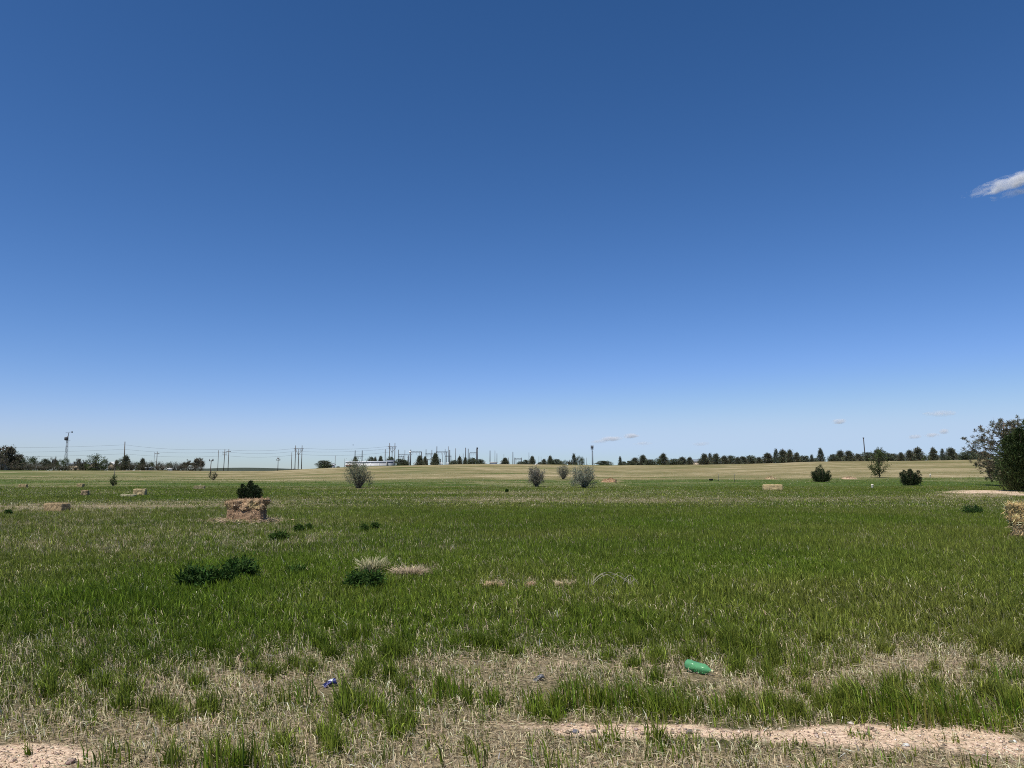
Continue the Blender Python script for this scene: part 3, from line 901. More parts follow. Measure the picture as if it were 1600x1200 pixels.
PROTO = {}
def far_tree(kind, variant, loc, w, h, label, group, rz):
    names = {'pine': 'pine_tree', 'round': 'evergreen_tree', 'spruce': 'spruce_tree', 'leafy': 'leafy_tree', 'bare': 'bare_tree', 'brush': 'brush_shrub'}
    key = (kind, variant)
    if key not in PROTO:
        sd = 100 + variant * 7 + len(kind)
        if kind == 'pine': parts = pine_parts(1, 1, sd, 'pine', 74, 36, (.100, .112, .070), .14, .5)
        elif kind == 'round': parts = pine_parts(1, 1, sd, 'round', 74, 36, (.084, .102, .058), .06, .35)
        elif kind == 'spruce': parts = pine_parts(1, 1, sd, 'spruce', 64, 26, (.070, .085, .056), .05)
        elif kind == 'leafy': parts = leafy_parts(sd)
        elif kind == 'bare': parts = branch_tree(1, 1, sd, 6, 5, .035, (.095, .095, .055), .66, .022, .2, .035, (.11, .095, .08), .06)
        else: parts = shrub_parts(1, 1, sd, 900, 26, (.07, .068, .042), .07, 1.0, (.08, .065, .05))
        if kind == 'brush':
            tr, cr = MB(), parts[1]
            r = np.random.default_rng(sd)
            for k in range(30):
                a = r.random() * 6.28
                tr.tube([(0, 0, -.05), (math.cos(a) * .2, math.sin(a) * .2, .5), (math.cos(a) * .4 * r.random(), math.sin(a) * .4, r.uniform(.6, 1))], [.012, .008, .004], 3, (.09, .075, .06))
            parts = (tr, cr)
        if kind == 'bare' or kind == 'leafy':      # thin the twigs to the unit-sized tree
            pass
        root = plant(names[kind], parts, loc, label, 'tree' if kind != 'brush' else 'shrub', group, rz, M_NEEDLE if kind in ('pine', 'round', 'spruce') else M_LEAF)
        root.scale = (w, w, h)
        PROTO[key] = root
        return root
    return dup(PROTO[key], loc, rz, (w, w, h), label, 'tree' if kind != 'brush' else 'shrub', group)

def far_px(px, top, pw, Y):
    x, y, z = far_at(px, Y)
    return (x, y, z - .1), pw * Y / F_PX, height_to(px, top, Y) - z + .1

def size_word(w, h, top, ref):
    a = 'tall' if ref - top > 17 else ('short' if ref - top < 11 else '')
    b = 'narrow' if w < 9 else ('broad' if w > 14 else '')
    return ' '.join(s for s in (a, b) if s)
LOOK = {'pine': 'ragged dark pine', 'round': 'rounded dark evergreen', 'spruce': 'spire-shaped spruce', 'leafy': 'green leafy tree', 'bare': 'grey bare-twigged tree', 'brush': 'brownish brush'}

right_row = [(944, 720, 15, 'round'), (969, 714, 5, 'spruce'), (974, 721, 6, 'round'), (985, 720, 9, 'round'), (992, 716, 11, 'pine'), (1005, 712, 11, 'pine'), (1016, 718, 11, 'round'),
             (1027, 716, 9, 'leafy'), (1036, 710, 12, 'pine'), (1053, 717, 12, 'round'), (1066, 715, 13, 'pine'), (1078, 715, 8, 'pine'), (1100.5, 710, 12, 'pine'), (1110, 709, 7, 'spruce'), (1119, 710, 11, 'pine'),
             (1132, 713, 11, 'pine'), (1143, 712, 11, 'round'), (1153, 715, 9, 'pine'), (1162, 714, 11, 'pine'), (1174.5, 712, 13, 'round'), (1186.5, 715, 9, 'pine'),
             (1200, 709, 15, 'pine'), (1213, 702.5, 7, 'spruce'), (1222, 704, 11, 'pine'), (1227.5, 706, 8, 'pine'), (1234.5, 704, 10, 'pine'), (1245.5, 708, 9, 'pine'), (1257, 712, 11, 'round'), (1269, 711, 6, 'spruce'), (1273, 716, 7, 'round'),
             (1282.5, 701.5, 9, 'spruce'), (1303, 710, 10, 'round'), (1314, 705, 13, 'pine'), (1328, 705.5, 13, 'pine'), (1341, 710, 12, 'pine'), (1356, 707, 15, 'round'), (1373, 703.5, 13, 'pine'),
             (1387, 708, 13, 'round'), (1399, 709, 11, 'round'), (1409, 708, 9, 'pine'), (1422, 704.5, 12, 'pine'), (1435, 700.5, 14, 'pine'), (1448, 711, 8, 'leafy'), (1460, 701, 10, 'pine'), (1474, 702, 7, 'spruce'), (1481, 713, 7, 'round'), (1487, 701, 14, 'pine'), (1512, 704.5, 15, 'round'), (1524, 703, 11, 'pine'), (1537, 706, 11, 'round')]
for i, (px, top, pw, kind) in enumerate(right_row):
    Y = 330 + (i * 37 % 11) * 2.0
    loc, w, h = far_px(px, top, pw * 1.55, Y)
    base = np.interp(px, CREST_X, CREST_R)
    lab = f"{size_word(pw, 0, top, base)} {LOOK[kind]}, {ordinal(i + 1)} from left in the row right of the antenna mast".strip()
    far_tree(kind, i % (5 if kind == 'pine' else 3), loc, w, h, lab, 'trees in the row along the right horizon', i * 1.7)

mid = [(507, 719.5, 17, 'round', 'bushy dark evergreen standing alone left of the long white shed', 380),
       (555.5, 714, 7, 'round', 'small evergreen under the leftmost switchyard frame', 440), (579, 714, 8, 'round', 'dark evergreen behind the middle of the white shed', 440),
       (586, 715, 6, 'pine', 'thin greyish pine behind the white shed', 440), (594.5, 713.5, 8, 'pine', 'ragged pine behind the right end of the white shed', 440),
       (609.5, 714, 9, 'round', 'dark evergreen behind the grey shed', 430), (626, 717, 13, 'round', 'wide dark evergreen right of the three-legged pole frame', 390), (633.5, 719, 9, 'round', 'low dark evergreen left of the ribbed switch tower', 390),
       (655.5, 713, 11, 'pine', 'dark pine below the long switchyard beam', 395), (664, 714, 7, 'pine', 'narrow greyish pine beside the dark one below the beam', 400), (680, 709, 11, 'pine', 'tallest dark pine in the switchyard', 390),
       (708.5, 719, 9, 'round', 'low evergreen in the middle of the switchyard', 400), (718, 714, 8, 'pine', 'slim grey-green pine in the switchyard', 400), (727, 715, 6, 'pine', 'narrow pine at the foot of the paired tall poles', 400),
       (737, 715.5, 11, 'round', 'dark rounded evergreen left of the floodlight mast', 395), (750.5, 717.5, 10, 'round', 'grey-green evergreen right of the floodlight mast', 395), (789, 716, 11, 'pine', 'cone-shaped dark pine right of the low white trailer', 390),
       (813, 721, 9, 'round', 'low evergreen below the pipe rack', 400), (822, 718.5, 8, 'round', 'dark evergreen right of the pipe rack', 395), (831.5, 713.5, 9, 'pine', 'pointed pine right of a slender pole', 390), (843, 722, 6, 'round', 'squat evergreen beside the white pickup', 395),
       (850, 718, 9, 'pine', 'dark pine left of the joined evergreens', 390), (859.5, 713, 8, 'pine', 'taller pine of the joined evergreens', 385), (867, 717.5, 15, 'round', 'wide round evergreen of the joined evergreens', 385), (877, 720, 7, 'bare', 'thin bare tree right of the joined evergreens', 400),
       (883, 719, 7, 'leafy', 'pale scrubby tree left of the pointed spruce', 400), (889, 718, 6, 'bare', 'faint bare sapling left of the pointed spruce', 400), (896.5, 710, 9, 'spruce', 'pointed dark spruce left of the antenna mast', 390), (905, 713, 9, 'leafy', 'leafy tree between the pointed spruce and the antenna mast', 390), (910, 714, 6, 'leafy', 'slender tree nearest the antenna mast on its left', 390)]
for i, (px, top, pw, kind, lab, Y) in enumerate(mid):
    loc, w, h = far_px(px, top, pw * 1.3, Y)
    far_tree(kind, i % 3, loc, w, h, lab, 'trees about the switchyard', i * 2.1)

left = [(66, 727, 26, 'brush', 'dull brown thicket before the trees left of the lattice tower'), (100, 727, 24, 'brush', 'dull brown thicket at the foot of the lattice tower'), (30, 726, 26, 'brush', 'dark thicket under the right half of the largest tree'), (203, 725, 22, 'brush', 'brown thicket at the foot of the dark ragged tree'), (225, 725, 22, 'brush', 'brown thicket under the dark pointed tree'), (250, 726, 24, 'brush', 'twiggy brown thicket between the double pole and the white box'), (276, 726, 24, 'brush', 'twiggy brown thicket left under the bare spreading pair'), (299, 727, 22, 'brush', 'brown thicket right under the bare spreading pair'), (160, 727, 22, 'brush', 'thicket at the foot of the big round green tree'), (17, 696, 38, 'bare', 'largest tree at the left edge, grey green with open crown'), (4, 716, 14, 'brush', 'dark brush at the left edge under the largest tree'), (27, 715, 18, 'leafy', 'dark leafy tree under the right side of the largest tree'),
        (40, 714, 13, 'leafy', 'rounded green tree right of the largest tree'), (54, 714, 16, 'leafy', 'wide grey-green tree right of the rounded one'), (47, 723, 16, 'brush', 'low brush before the wide grey-green tree'),
        (71, 717, 10, 'round', 'dark green evergreen left of the lattice tower'), (80, 714, 8, 'bare', 'brown bare tree left of the lattice tower'), (87.5, 713, 7, 'bare', 'pointed bare tree near the foot of the lattice tower'), (94, 718, 10, 'leafy', 'dark leafy tree under the lattice tower on the left'), (102, 716, 10, 'leafy', 'dark green tree at the foot of the lattice tower'),
        (62, 722, 14, 'brush', 'brownish brush below the dark evergreen'), (84, 724, 16, 'brush', 'brownish brush in front of the pointed bare tree'), (107, 726, 9, 'brush', 'low brush below the long pale roof'), (118, 725, 12, 'brush', 'tawny brush in front of the long pale roof'),
        (124, 716, 9, 'bare', 'thin bare tree before the long pale roof'), (131, 718, 9, 'bare', 'spindly bare tree left of the round green one'), (134, 725, 12, 'leafy', 'low green tree left of the round green one'),
        (149.5, 710, 23, 'leafy', 'big round green tree in the left tree line'), (164.5, 717.5, 12, 'leafy', 'smaller green tree touching the big round one'), (176, 723, 10, 'brush', 'grey brush right of the white gable roof'), (181, 718, 8, 'bare', 'bare reddish tree left of the tall wooden pole'),
        (188, 717, 9, 'leafy', 'grey leafy tree just left of the tall wooden pole'), (196, 712.5, 12, 'pine', 'dark ragged tree just right of the tall wooden pole'), (206, 722, 10, 'brush', 'brown brush right of the dark ragged tree'), (213, 722, 10, 'leafy', 'low leafy tree amid the brush'), (222.5, 717, 9, 'pine', 'dark pointed tree amid the brush'),
        (231, 721, 10, 'brush', 'grey brush above the small trailer'), (239, 722, 10, 'leafy', 'leafy shrub tree beside the double pole'), (247, 722, 10, 'brush', 'brown brush right of the double pole'), (254, 723, 11, 'brush', 'twiggy brush left of the white box'), (263, 723, 10, 'leafy', 'small leafy tree behind the white box'),
        (271, 722, 10, 'brush', 'twiggy brush right of the white box'), (279, 723, 10, 'brush', 'brown brush left of the bare spreading pair'), (286, 725, 10, 'brush', 'low brush under the bare spreading pair'), (292, 717, 12, 'bare', 'smaller tree of the bare spreading pair'), (306, 715, 21, 'bare', 'larger spreading bare tree at the right end of the left tree line'), (313, 727, 10, 'brush', 'low brush at the right end of the left tree line')]
for i, (px, top, pw, kind, lab) in enumerate(left):
    Y = 310 + (i * 29 % 9) * 4.0 + (14 if kind in ('bare', 'round') else 0) - (12 if kind == 'brush' else 0)
    loc, w, h = far_px(px, top, pw * 1.35, Y)
    far_tree(kind, i % 3, loc, w, h, lab, 'trees along the left horizon', i * 1.3)

# ------------------------------------------------------------------ poles, masts, switchyard
def pole_thing(name, px, top, Y, label, group=None, arms=(), rad=.17, mat=None, lean=0.0, base=None, cat='pole', cap=None):
    """a pole from the ground up to pixel row top; arms: (drop in px, half length in px)"""
    x, y, z = far_at(px, Y) if base is None else at(px, base)
    if base is not None: Y = y
    h = height_to(px, top, Y) - z
    s = Y / F_PX
    root = empty(name, (x, y, z), label, cat, group)
    p = MB(); p.tube([(lean * h, 0, -.4), (lean * h * .5, 0, h * .5), (0, 0, h)], [rad, rad * .85, rad * .7], 8)
    p.build('shaft', mat or M_WOOD, root)
    for drop, half in arms:
        a = MB(); zz = h - drop * s
        a.box(0, 0, zz - rad * .6, 2 * half * s, rad * 1.2, rad * 1.2)
        arm = a.build('crossarm', mat or M_WOOD, root)
        for q in (-.92, 0.55, .92):
            i_ = MB(); i_.tube([(q * half * s, 0, zz + rad * .6), (q * half * s, 0, zz + rad * .6 + .35)], [.08, .06], 6)
            i_.build('insulator', M_GREYW, arm)
    if cap:
        c = MB(); c.box(0, 0, h - .2, cap * s * 2, cap * s * 1.6, cap * s * 1.6); c.build('head', M_DARK, root)
    return root

G1 = 'utility poles along the left horizon'
pole_thing('utility_pole', 193, 690, 330, 'tall wooden utility pole rising from the left tree line', G1, (), .24, None, .02)
pole_thing('utility_pole', 244.5, 705.5, 480, 'wooden utility pole with one crossarm, right one of a pair above brush', G1, ((3.5, 3.4),), .26)
pole_thing('utility_pole', 240.3, 706.5, 500, 'thin pale utility pole, left one of a pair above brush', G1, (), .15, M_STEEL)
pole_thing('utility_pole', 329, 719, 160, 'short utility pole with a small crossarm beside the sparse bush', G1, ((1.2, 3.2),), .09, None, -.04, base=745)
pole_thing('thin_pole', 178.5, 733, 110, 'thin dark pole standing behind the small upright bush', G1, (), .05, M_DARK, 0, base=750)
pole_thing('utility_pole', 340.4, 703.5, 560, 'bare slender pole, leftmost of three standing together', G1, (), .24)
pole_thing('utility_pole', 350.3, 702, 560, 'pole with two crossarms, middle of three standing together', G1, ((4.5, 3.6), (7.5, 3.4)), .30, None, -.02)
pole_thing('utility_pole', 356.5, 701.5, 560, 'pole with one crossarm, rightmost of three standing together', G1, ((4.2, 3.4),), .30)
pole_thing('utility_pole', 434.3, 716, 230, 'short crossarmed pole between the two groups of tall poles', G1, ((3, 3.2), (.8, 1.4)), .12)
pole_thing('utility_pole', 455.3, 706.5, 560, 'single bare pole left of the first three-legged pole frame', G1, (), .25)
pole_thing('utility_pole', 523.5, 712, 430, 'thin pole right of the lone dark evergreen', G1, (), .15)
pole_thing('utility_pole', 538.5, 716.5, 430, 'shorter thin pole at the left end of the white shed', G1, (), .13)
pole_thing('utility_pole', 601.5, 702, 470, 'dark bare pole at the right end of the white shed', G1, (), .28)

def pole_frame(x0, x1, xm, top, bar, Y, label, group, mid_top):
    """transmission frame: two outer poles, a middle one, crossbar and braces"""
    xc, y, z = far_at((x0 + x1) / 2, Y)
    s = Y / F_PX
    h = height_to(x0, top, Y) - z
    hb = height_to(x0, bar, Y) - z
    hm = height_to(x0, mid_top, Y) - z
    root = empty('transmission_frame', (xc, y, z), label, 'pylon', group)
    half = (x1 - x0) / 2 * s
    for dx, hh in ((-half, h), (half, h), ((xm - (x0 + x1) / 2) * s, hm)):
        p = MB(); p.tube([(dx * 1.02, 0, -.4), (dx, 0, hh)], [.32, .22], 8); p.build('leg', M_WOOD, root)
    b = MB(); b.box(0, -.3, hb - .2, 2 * half + 5.2 * s, .3, .4); b.build('crossbar', M_WOOD, root)
    for sg in (-1, 1):
        k = MB(); k.tube([(sg * half, -.1, hb - 1.0), (0, -.1, hb - 4.5)], .13, 5); k.build('brace', M_WOOD, root)
        for q in (1.0, .5):
            i_ = MB(); i_.tube([(sg * half * q * 1.2, -.3, hb - .2), (sg * half * q * 1.2, -.3, hb - 1.6)], [.12, .12], 6); i_.build('insulator', M_GREYW, root)
G2 = 'three-legged transmission frames'
pole_frame(461, 471, 466, 696, 701.3, 560, 'three-legged wooden transmission frame over the dark vehicle', G2, 701)
pole_frame(608.3, 616.5, 612.3, 692, 698.2, 560, 'three-legged wooden transmission frame behind the grey shed', G2, 698)

def wire(name, pts, Y, sag, label):
    P = []
    for (a, b) in zip(pts[:-1], pts[1:]):
        A = np.array(far_at(a[0], Y)); A[2] = height_to(a[0], a[1], Y)
        B = np.array(far_at(b[0], Y)); B[2] = height_to(b[0], b[1], Y)
        for t in np.linspace(0, 1, 14)[:-1] if b is not pts[-1] else np.linspace(0, 1, 14):
            p = A + (B - A) * t; p[2] -= 4 * sag * t * (1 - t)
            P.append(p)
    m = MB(); m.tube(np.array(P), .045, 4, (.1, .1, .1))
    tag(m.build(name, M_DARK), label, 'power line', 'power lines strung across the left horizon')
wire('power_line', [(-120, 697), (193, 695), (345, 702), (466, 700), (612, 697)], 556, 1.6, 'highest faint power line strung over the left tree line')
wire('power_line', [(-120, 704), (193, 702), (353, 706), (461, 705), (616, 700)], 557, 1.6, 'second faint power line from the top over the left tree line')
wire('power_line', [(-120, 711), (193, 709), (353, 712), (466, 710), (612, 706)], 558, 1.6, 'lowest faint power line strung over the left tree line')

# lattice tower with round drum
def lattice_tower():
    Y = 480
    x, y, z = far_at(102.5, Y)
    s = Y / F_PX
    h = height_to(102.5, 675, Y) - z
    root = empty('lattice_tower', (x, y, z), 'slender lattice tower with a dark round drum and a short top arm', 'tower')
    f = MB()
    hb, ht = 1.3, .35
    rr = lambda t: hb + (ht - hb) * t
    for k in range(4):
        a = math.pi / 4 + k * math.pi / 2
        f.tube([(math.cos(a) * rr(0), math.sin(a) * rr(0), -.4), (math.cos(a) * rr(1), math.sin(a) * rr(1), h * .9)], .09, 5)
    for i in range(9):
        t0, t1 = i / 9, (i + 1) / 9
        for k in range(4):
            a, b = math.pi / 4 + k * math.pi / 2, math.pi / 4 + (k + 1) * math.pi / 2
            f.tube([(math.cos(a) * rr(t0), math.sin(a) * rr(t0), t0 * h * .9), (math.cos(b) * rr(t1), math.sin(b) * rr(t1), t1 * h * .9)], .05, 4)
            f.tube([(math.cos(a) * rr(t1), math.sin(a) * rr(t1), t1 * h * .9), (math.cos(b) * rr(t1), math.sin(b) * rr(t1), t1 * h * .9)], .05, 4)
    f.build('lattice_frame', M_STEEL, root)
    d = MB(); zc = height_to(102.5, 685.5, Y) - z
    d.tube([(-.7, 0, zc - 1.1), (-.7, 0, zc - .8), (-.7, 0, zc + .8), (-.7, 0, zc + 1.1)], [.7, 1.15, 1.15, .7], 14); d.build('drum', M_DARK, root)
    p = MB(); p.box(.7, 0, height_to(102.5, 689, Y) - z, 2.2, .8, .18); p.build('platform', M_STEEL, root)
    m = MB(); m.tube([(.3, 0, h * .88), (.5, 0, h * .97), (.9, 0, h)], [.2, .16, .12], 6); m.build('top_mast', M_STEEL, root)
    a = MB(); a.tube([(-1.4, 0, h - .2), (2.5, 0, h)], .1, 5); a.box(2.7, 0, h - .5, .6, .5, .9); a.build('top_arm', M_DARK, root)
lattice_tower()

# antenna mast
def antenna_mast():
    Y = 700
    x, y, z = far_at(925.5, Y)
    s = Y / F_PX
    h = height_to(925.5, 697, Y) - z
    root = empty('antenna_mast', (x, y, z), 'tall steel antenna mast with twin panels on top, alone near the middle', 'mast')
    p = MB(); p.tube([(0, 0, -.5), (0, 0, h)], [.5, .32], 10); p.build('shaft', M_STEEL, root)
    q = MB(); q.tube([(1.0, .5, -.5), (.75, .5, h * .8)], [.2, .16], 6); q.build('cable_run', M_DARK, root)
    for k in range(2):
        c = MB(); c.box(0, 0, h - 2.2 + k * 1.5 - 1.0, 2.5, 2.5, .18); c.build('platform', M_DARK, root)
    for k in range(6):
        a = k * math.pi / 3
        c = MB(); c.box(math.cos(a) * 1.15, math.sin(a) * 1.15, h - 2.4, .32, .26, 3.0); c.build('panel_antenna', M_DARK, root)
antenna_mast()
pole_thing('tall_mast', 1351.5, 684.5, 480, 'tall leaning mast with a small light head above the right tree row', None, (), .42, M_DARK, .035, cat='mast', cap=.9)

# switchyard
G3 = 'steel posts of the switchyard'
for px, top, rad, lab in [(632.3, 703.5, .2, 'thin steel post left of the ribbed switch tower'), (658.3, 706, .34, 'thick short post holding the right end of the long beam'), (674.3, 703, .18, 'thin grey post right of the first low beam'),
                          (682.3, 697.5, .28, 'tall dark post behind the tallest switchyard pine'), (691.5, 708, .16, 'short thin post in the crowded middle of the switchyard'), (695.3, 701.5, .2, 'grey post left of the paired pointed posts'),
                          (700.5, 697.5, .2, 'tall pointed post, left of a close pair'), (702.5, 703, .34, 'thick post, right of a close pair'), (711.5, 700.5, .22, 'lone grey post right of the close pair'), (717.5, 710, .14, 'short thin post behind the slim pine'),
                          (723.5, 708.5, .18, 'short post left of the two tall dark posts'), (727.4, 699.5, .3, 'tall dark post, left of two'), (731.4, 701, .26, 'tall dark post, right of two'), (733.7, 708, .18, 'short post right of the two tall dark posts'),
                          (765.6, 704, .28, 'dark post left of the low white trailer'), (773.3, 704, .17, 'thin post above the low white trailer'), (776.4, 708.5, .22, 'short post right of the low white trailer'), (787.3, 709.5, .14, 'thin post behind the cone-shaped pine'),
                          (794.3, 715, .22, 'stubby grey post right of the cone-shaped pine'), (801.4, 706, .26, 'dark post left of the pipe rack'), (826.5, 707, .16, 'slender pole right of the pipe rack'), (842, 713, .12, 'faint thin post behind the squat evergreen'), (845.5, 713.5, .12, 'faint thin post left of the joined evergreens'),
                          (916.5, 715, .12, 'faint thin post left of the antenna mast')]:
    pole_thing('steel_post', px, top, 430, lab, G3, (), rad, M_DARK if rad > .23 else M_STEEL)

def gantry(x0, x1, top0, top1, bar, Y, label, rad=.26, over=1.5):
    xc, y, z = far_at((x0 + x1) / 2, Y)
    s = Y / F_PX
    root = empty('steel_gantry', (xc, y, z), label, 'gantry', 'steel gantries of the switchyard')
    half = (x1 - x0) / 2 * s
    for sg, top in ((-1, top0), (1, top1)):
        h = height_to(x0, top, Y) - z
        p = MB(); p.tube([(sg * half, 0, -.4), (sg * half, 0, h)], [rad, rad * .85], 6); p.build('post', M_DARK, root)
    hb = height_to(x0, bar, Y) - z
    b = MB()
    b.box(0, .3, hb - .22, 2 * half + 2 * over * s, .14, .14); b.box(0, .3, hb + .22, 2 * half + 2 * over * s, .14, .14)
    nz_ = max(4, int(2 * half / .8))
    for i in range(nz_):
        xa, xb = -half + 2 * half * i / nz_, -half + 2 * half * (i + 1) / nz_
        b.tube([(xa, .3, hb - .1 if i % 2 else hb + .28), (xb, .3, hb + .28 if i % 2 else hb - .1)], .05, 4)
    b.build('beam', M_DARK, root)
    for q in (-.6, 0, .6):
        i_ = MB(); i_.tube([(q * half, .3, hb - .2), (q * half, .3, hb - 1.5)], .1, 6); i_.build('insulator', M_GREYW, root)
gantry(554.4, 565.4, 703.8, 703.8, 713.3, 450, 'steel gantry with tall posts behind the left end of the white shed', .28, 2)
gantry(622.3, 632.3, 702.5, 710, 710.3, 455, 'low steel gantry with one tall post right of the pole frame', .22, .5)
gantry(641.5, 658.3, 702.5, 706, 706.3, 440, 'long level gantry beam right of the ribbed switch tower', .3, .2)
gantry(665.4, 674.5, 702, 703, 709.3, 440, 'short low gantry left of the tallest switchyard pine', .24, 1.2)
gantry(682.5, 697.5, 698, 706, 706.3, 445, 'gantry running right from the tall dark post behind the pine', .2, 1.8)
gantry(733.7, 744.4, 708, 701, 707.5, 440, 'gantry joining the short post to the floodlight mast', .24, .2)
gantry(695.5, 704.5, 712, 712, 713, 435, 'lowest gantry amid transformers', .2, .6)
gantry(622, 630, 713, 713, 713.8, 445, 'small low gantry behind the wide dark evergreen', .18, .6)
gantry(668, 688, 717, 717, 718.3, 425, 'low dark gantry standing either side of the tallest pine', .3, .8)
gantry(804.5, 814.5, 715, 715, 717.2, 430, 'dark pipe rack right of a dark post', .3, .8)
pole_thing('floodlight_mast', 745.6, 700.5, 430, 'mast with a dark square floodlight head at the right of the switchyard', None, (), .4, M_DARK, 0, cat='mast', cap=1.2)

def switch_tower():
    Y = 425
    x, y, z = far_at(639.5, Y)
    s = Y / F_PX
    h = height_to(639.5, 703.5, Y) - z
    root = empty('switch_tower', (x, y, z), 'thick ribbed switch tower with a pale top left of the long beam', 'tower')
    c = MB(); c.tube([(.5, 0, -.3), (.5, 0, h * .96)], [.42, .36], 8); c.build('column', M_STEEL, root)
    c = MB(); c.tube([(-.65, 0, -.3), (-.65, 0, h * .72)], [.34, .3], 8); c.build('column', M_DARK, root)
    b = MB(); b.box(-.5, 0, h * .74, 3.6, .5, .3); b.build('crossarm', M_DARK, root)
    for k in range(5):
        r_ = MB(); r_.tube([(-.65, 0, h * (.2 + .1 * k)), (-.65, 0, h * (.2 + .1 * k) + .2)], .55, 8); r_.build('insulator_disc', M_GREYW, root)
    t = MB(); t.box(.4, 0, h * .86, 1.1, .9, .9); t.build('switch_head', M_WHITE, root)
switch_tower()

def transformer(px, pw, Y, label, k):
    x, y, z = far_at(px, Y)
    s = Y / F_PX
    w = pw * s
    root = empty('transformer', (x, y, z), label, 'transformer', 'transformers in the switchyard')
    t = MB(); t.box(0, 0, -.1, w * .7, 1.4, 2.2); t.build('tank', M_GREYW, root)
    for sg in (-1, 1):
        r_ = MB()
        for i in range(5): r_.box(sg * (w * .35 + .25), -.5 + i * .25, .3, .45, .08, 1.5)
        r_.build('radiator', M_GREYW, root)
    for i in (-1, 0, 1):
        b = MB(); b.tube([(i * w * .22, 0, 2.1), (i * w * .3, 0, 3.4)], [.16, .07], 7); b.build('bushing', M_WHITE, root)
for i, (px, pw, lab) in enumerate([(648, 5, 'small grey transformer right of the ribbed switch tower'), (690, 6, 'grey transformer right of the tallest switchyard pine'), (699, 6, 'grey transformer under the lowest gantry'), (713, 5, 'grey transformer left of the slim pine'), (732, 5, 'grey transformer beneath the two tall dark posts'), (759, 6, 'grey transformer left of the low white trailer'), (782, 5, 'grey transformer right of the low white trailer')]):
    transformer(px, pw, 420, lab, i)

# ------------------------------------------------------------------ buildings and vehicles on the horizon
def shed(name, x0, x1, eave, ridge, Y, depth, label, wallm, roofm, cat='shed', doors=(), group=None, gable_end=False, windows=()):
    xc, y, z = far_at((x0 + x1) / 2, Y)
    s = Y / F_PX
    w = (x1 - x0) * s
    he, hr = height_to(xc, eave, Y) - z, height_to(xc, ridge, Y) - z
    root = empty(name, (xc, y + depth / 2, z), label, cat, group)
    m = MB(); m.box(0, 0, -.4, w, depth, he + .4)
    if gable_end:
        V = [(-w / 2, -depth / 2, he), (w / 2, -depth / 2, he), (0, -depth / 2, hr), (-w / 2, depth / 2, he), (w / 2, depth / 2, he), (0, depth / 2, hr)]
        m.add(V, [[(0, 1, 2), (5, 4, 3)]])
    else:
        V = [(-w / 2, -depth / 2, he), (-w / 2, depth / 2, he), (-w / 2, 0, hr), (w / 2, -depth / 2, he), (w / 2, depth / 2, he), (w / 2, 0, hr)]
        m.add(V, [[(2, 1, 0), (3, 4, 5)]])
    m.build('wall', wallm, root)
    r_ = MB(); o, t = .35, .14
    if gable_end:
        for sg in (-1, 1):
            a, b = np.array([sg * (w / 2 + o), 0, he - o * (hr - he) / (w / 2) + .02]), np.array([0, 0, hr + .02])
            V = [(p[0], yy, p[2] + dz) for dz in (0, t) for yy in (-depth / 2 - o, depth / 2 + o) for p in (a, b)]
            r_.add(V, [[(0, 1, 3, 2), (4, 6, 7, 5), (0, 4, 5, 1), (2, 3, 7, 6), (0, 2, 6, 4), (1, 5, 7, 3)]])
    else:
        for sg in (-1, 1):
            a, b = np.array([0, sg * (depth / 2 + o), he - o * (hr - he) / (depth / 2) + .02]), np.array([0, 0, hr + .02])
            V = [(xx, p[1], p[2] + dz) for dz in (0, t) for xx in (-w / 2 - o, w / 2 + o) for p in (a, b)]
            r_.add(V, [[(0, 1, 3, 2), (4, 6, 7, 5), (0, 4, 5, 1), (2, 3, 7, 6), (0, 2, 6, 4), (1, 5, 7, 3)]])
    r_.build('roof', roofm, root)
    for px, pw, hh in doors:
        d = MB(); d.box((px - (x0 + x1) / 2) * s, -depth / 2 - .03, 0, pw * s, .1, hh); d.build('door', M_DARK, root)
    for px, pw, zz in windows:
        d = MB(); d.box((px - (x0 + x1) / 2) * s, -depth / 2 - .03, zz, pw * s, .1, 1.0); d.build('window', M_GLASS, root)
    return root
r0 = shed('long_shed', 540, 603, 721.8, 720.8, 400, 9, 'long low white metal shed with dark doors on the crest', M_WHITE, M_ROOFP, 'shed', [(566, 5, 1.1), (580, 5, 1.2), (597, 6, .9)])
for px in (555, 567, 579, 592):
    d = MB(); s = 400 / F_PX
    d.box((px - 571.5) * s, -4.58, .1, .28, .12, height_to(571, 722.2, 400) - tz(*far_at(571, 400)[:2])); d.build('pilaster', M_ROOFP, r0)
shed('grey_shed', 603.8, 614, 721.5, 719.5, 402, 8, 'small grey shed joined to the right end of the white shed', M_GREYW, M_GREYW, 'shed', [(609, 3.5, 1.6)])
shed('white_hut', 516.5, 521.5, 726.5, 725.2, 385, 3, 'small white hut right of the lone dark evergreen', M_WHITE, M_ROOFP, 'hut', [(519, 1.4, .9)])
shed('brown_shed', 541, 553, 727.6, 726.8, 370, 3, 'low rust brown shed before the left end of the white shed', M_BROWN, M_BROWN, 'shed', [(547, 3, .6)])
shed('long_house', 107, 141, 725.5, 723, 420, 10, 'house with a long pale roof in the left tree line', M_TANW, M_GREYW, 'house', [(118, 2, 2)], windows=[(112, 2, 1), (126, 2, 1), (134, 2, 1)])
shed('gable_house', 169, 177.5, 726.5, 722, 350, 8, 'small house with a white gable roof right of the green trees', M_TANW, M_ROOFP, 'house', [(173, 1.5, 2)], gable_end=True, windows=[(171, 1, 1)])
shed('dark_barn', -14, 10, 724, 718, 325, 12, 'dark barn at the left edge under the largest tree', M_GREYW, M_ROOFD, 'barn', [(2, 4, 2.4)], windows=[(-8, 2, 1)])
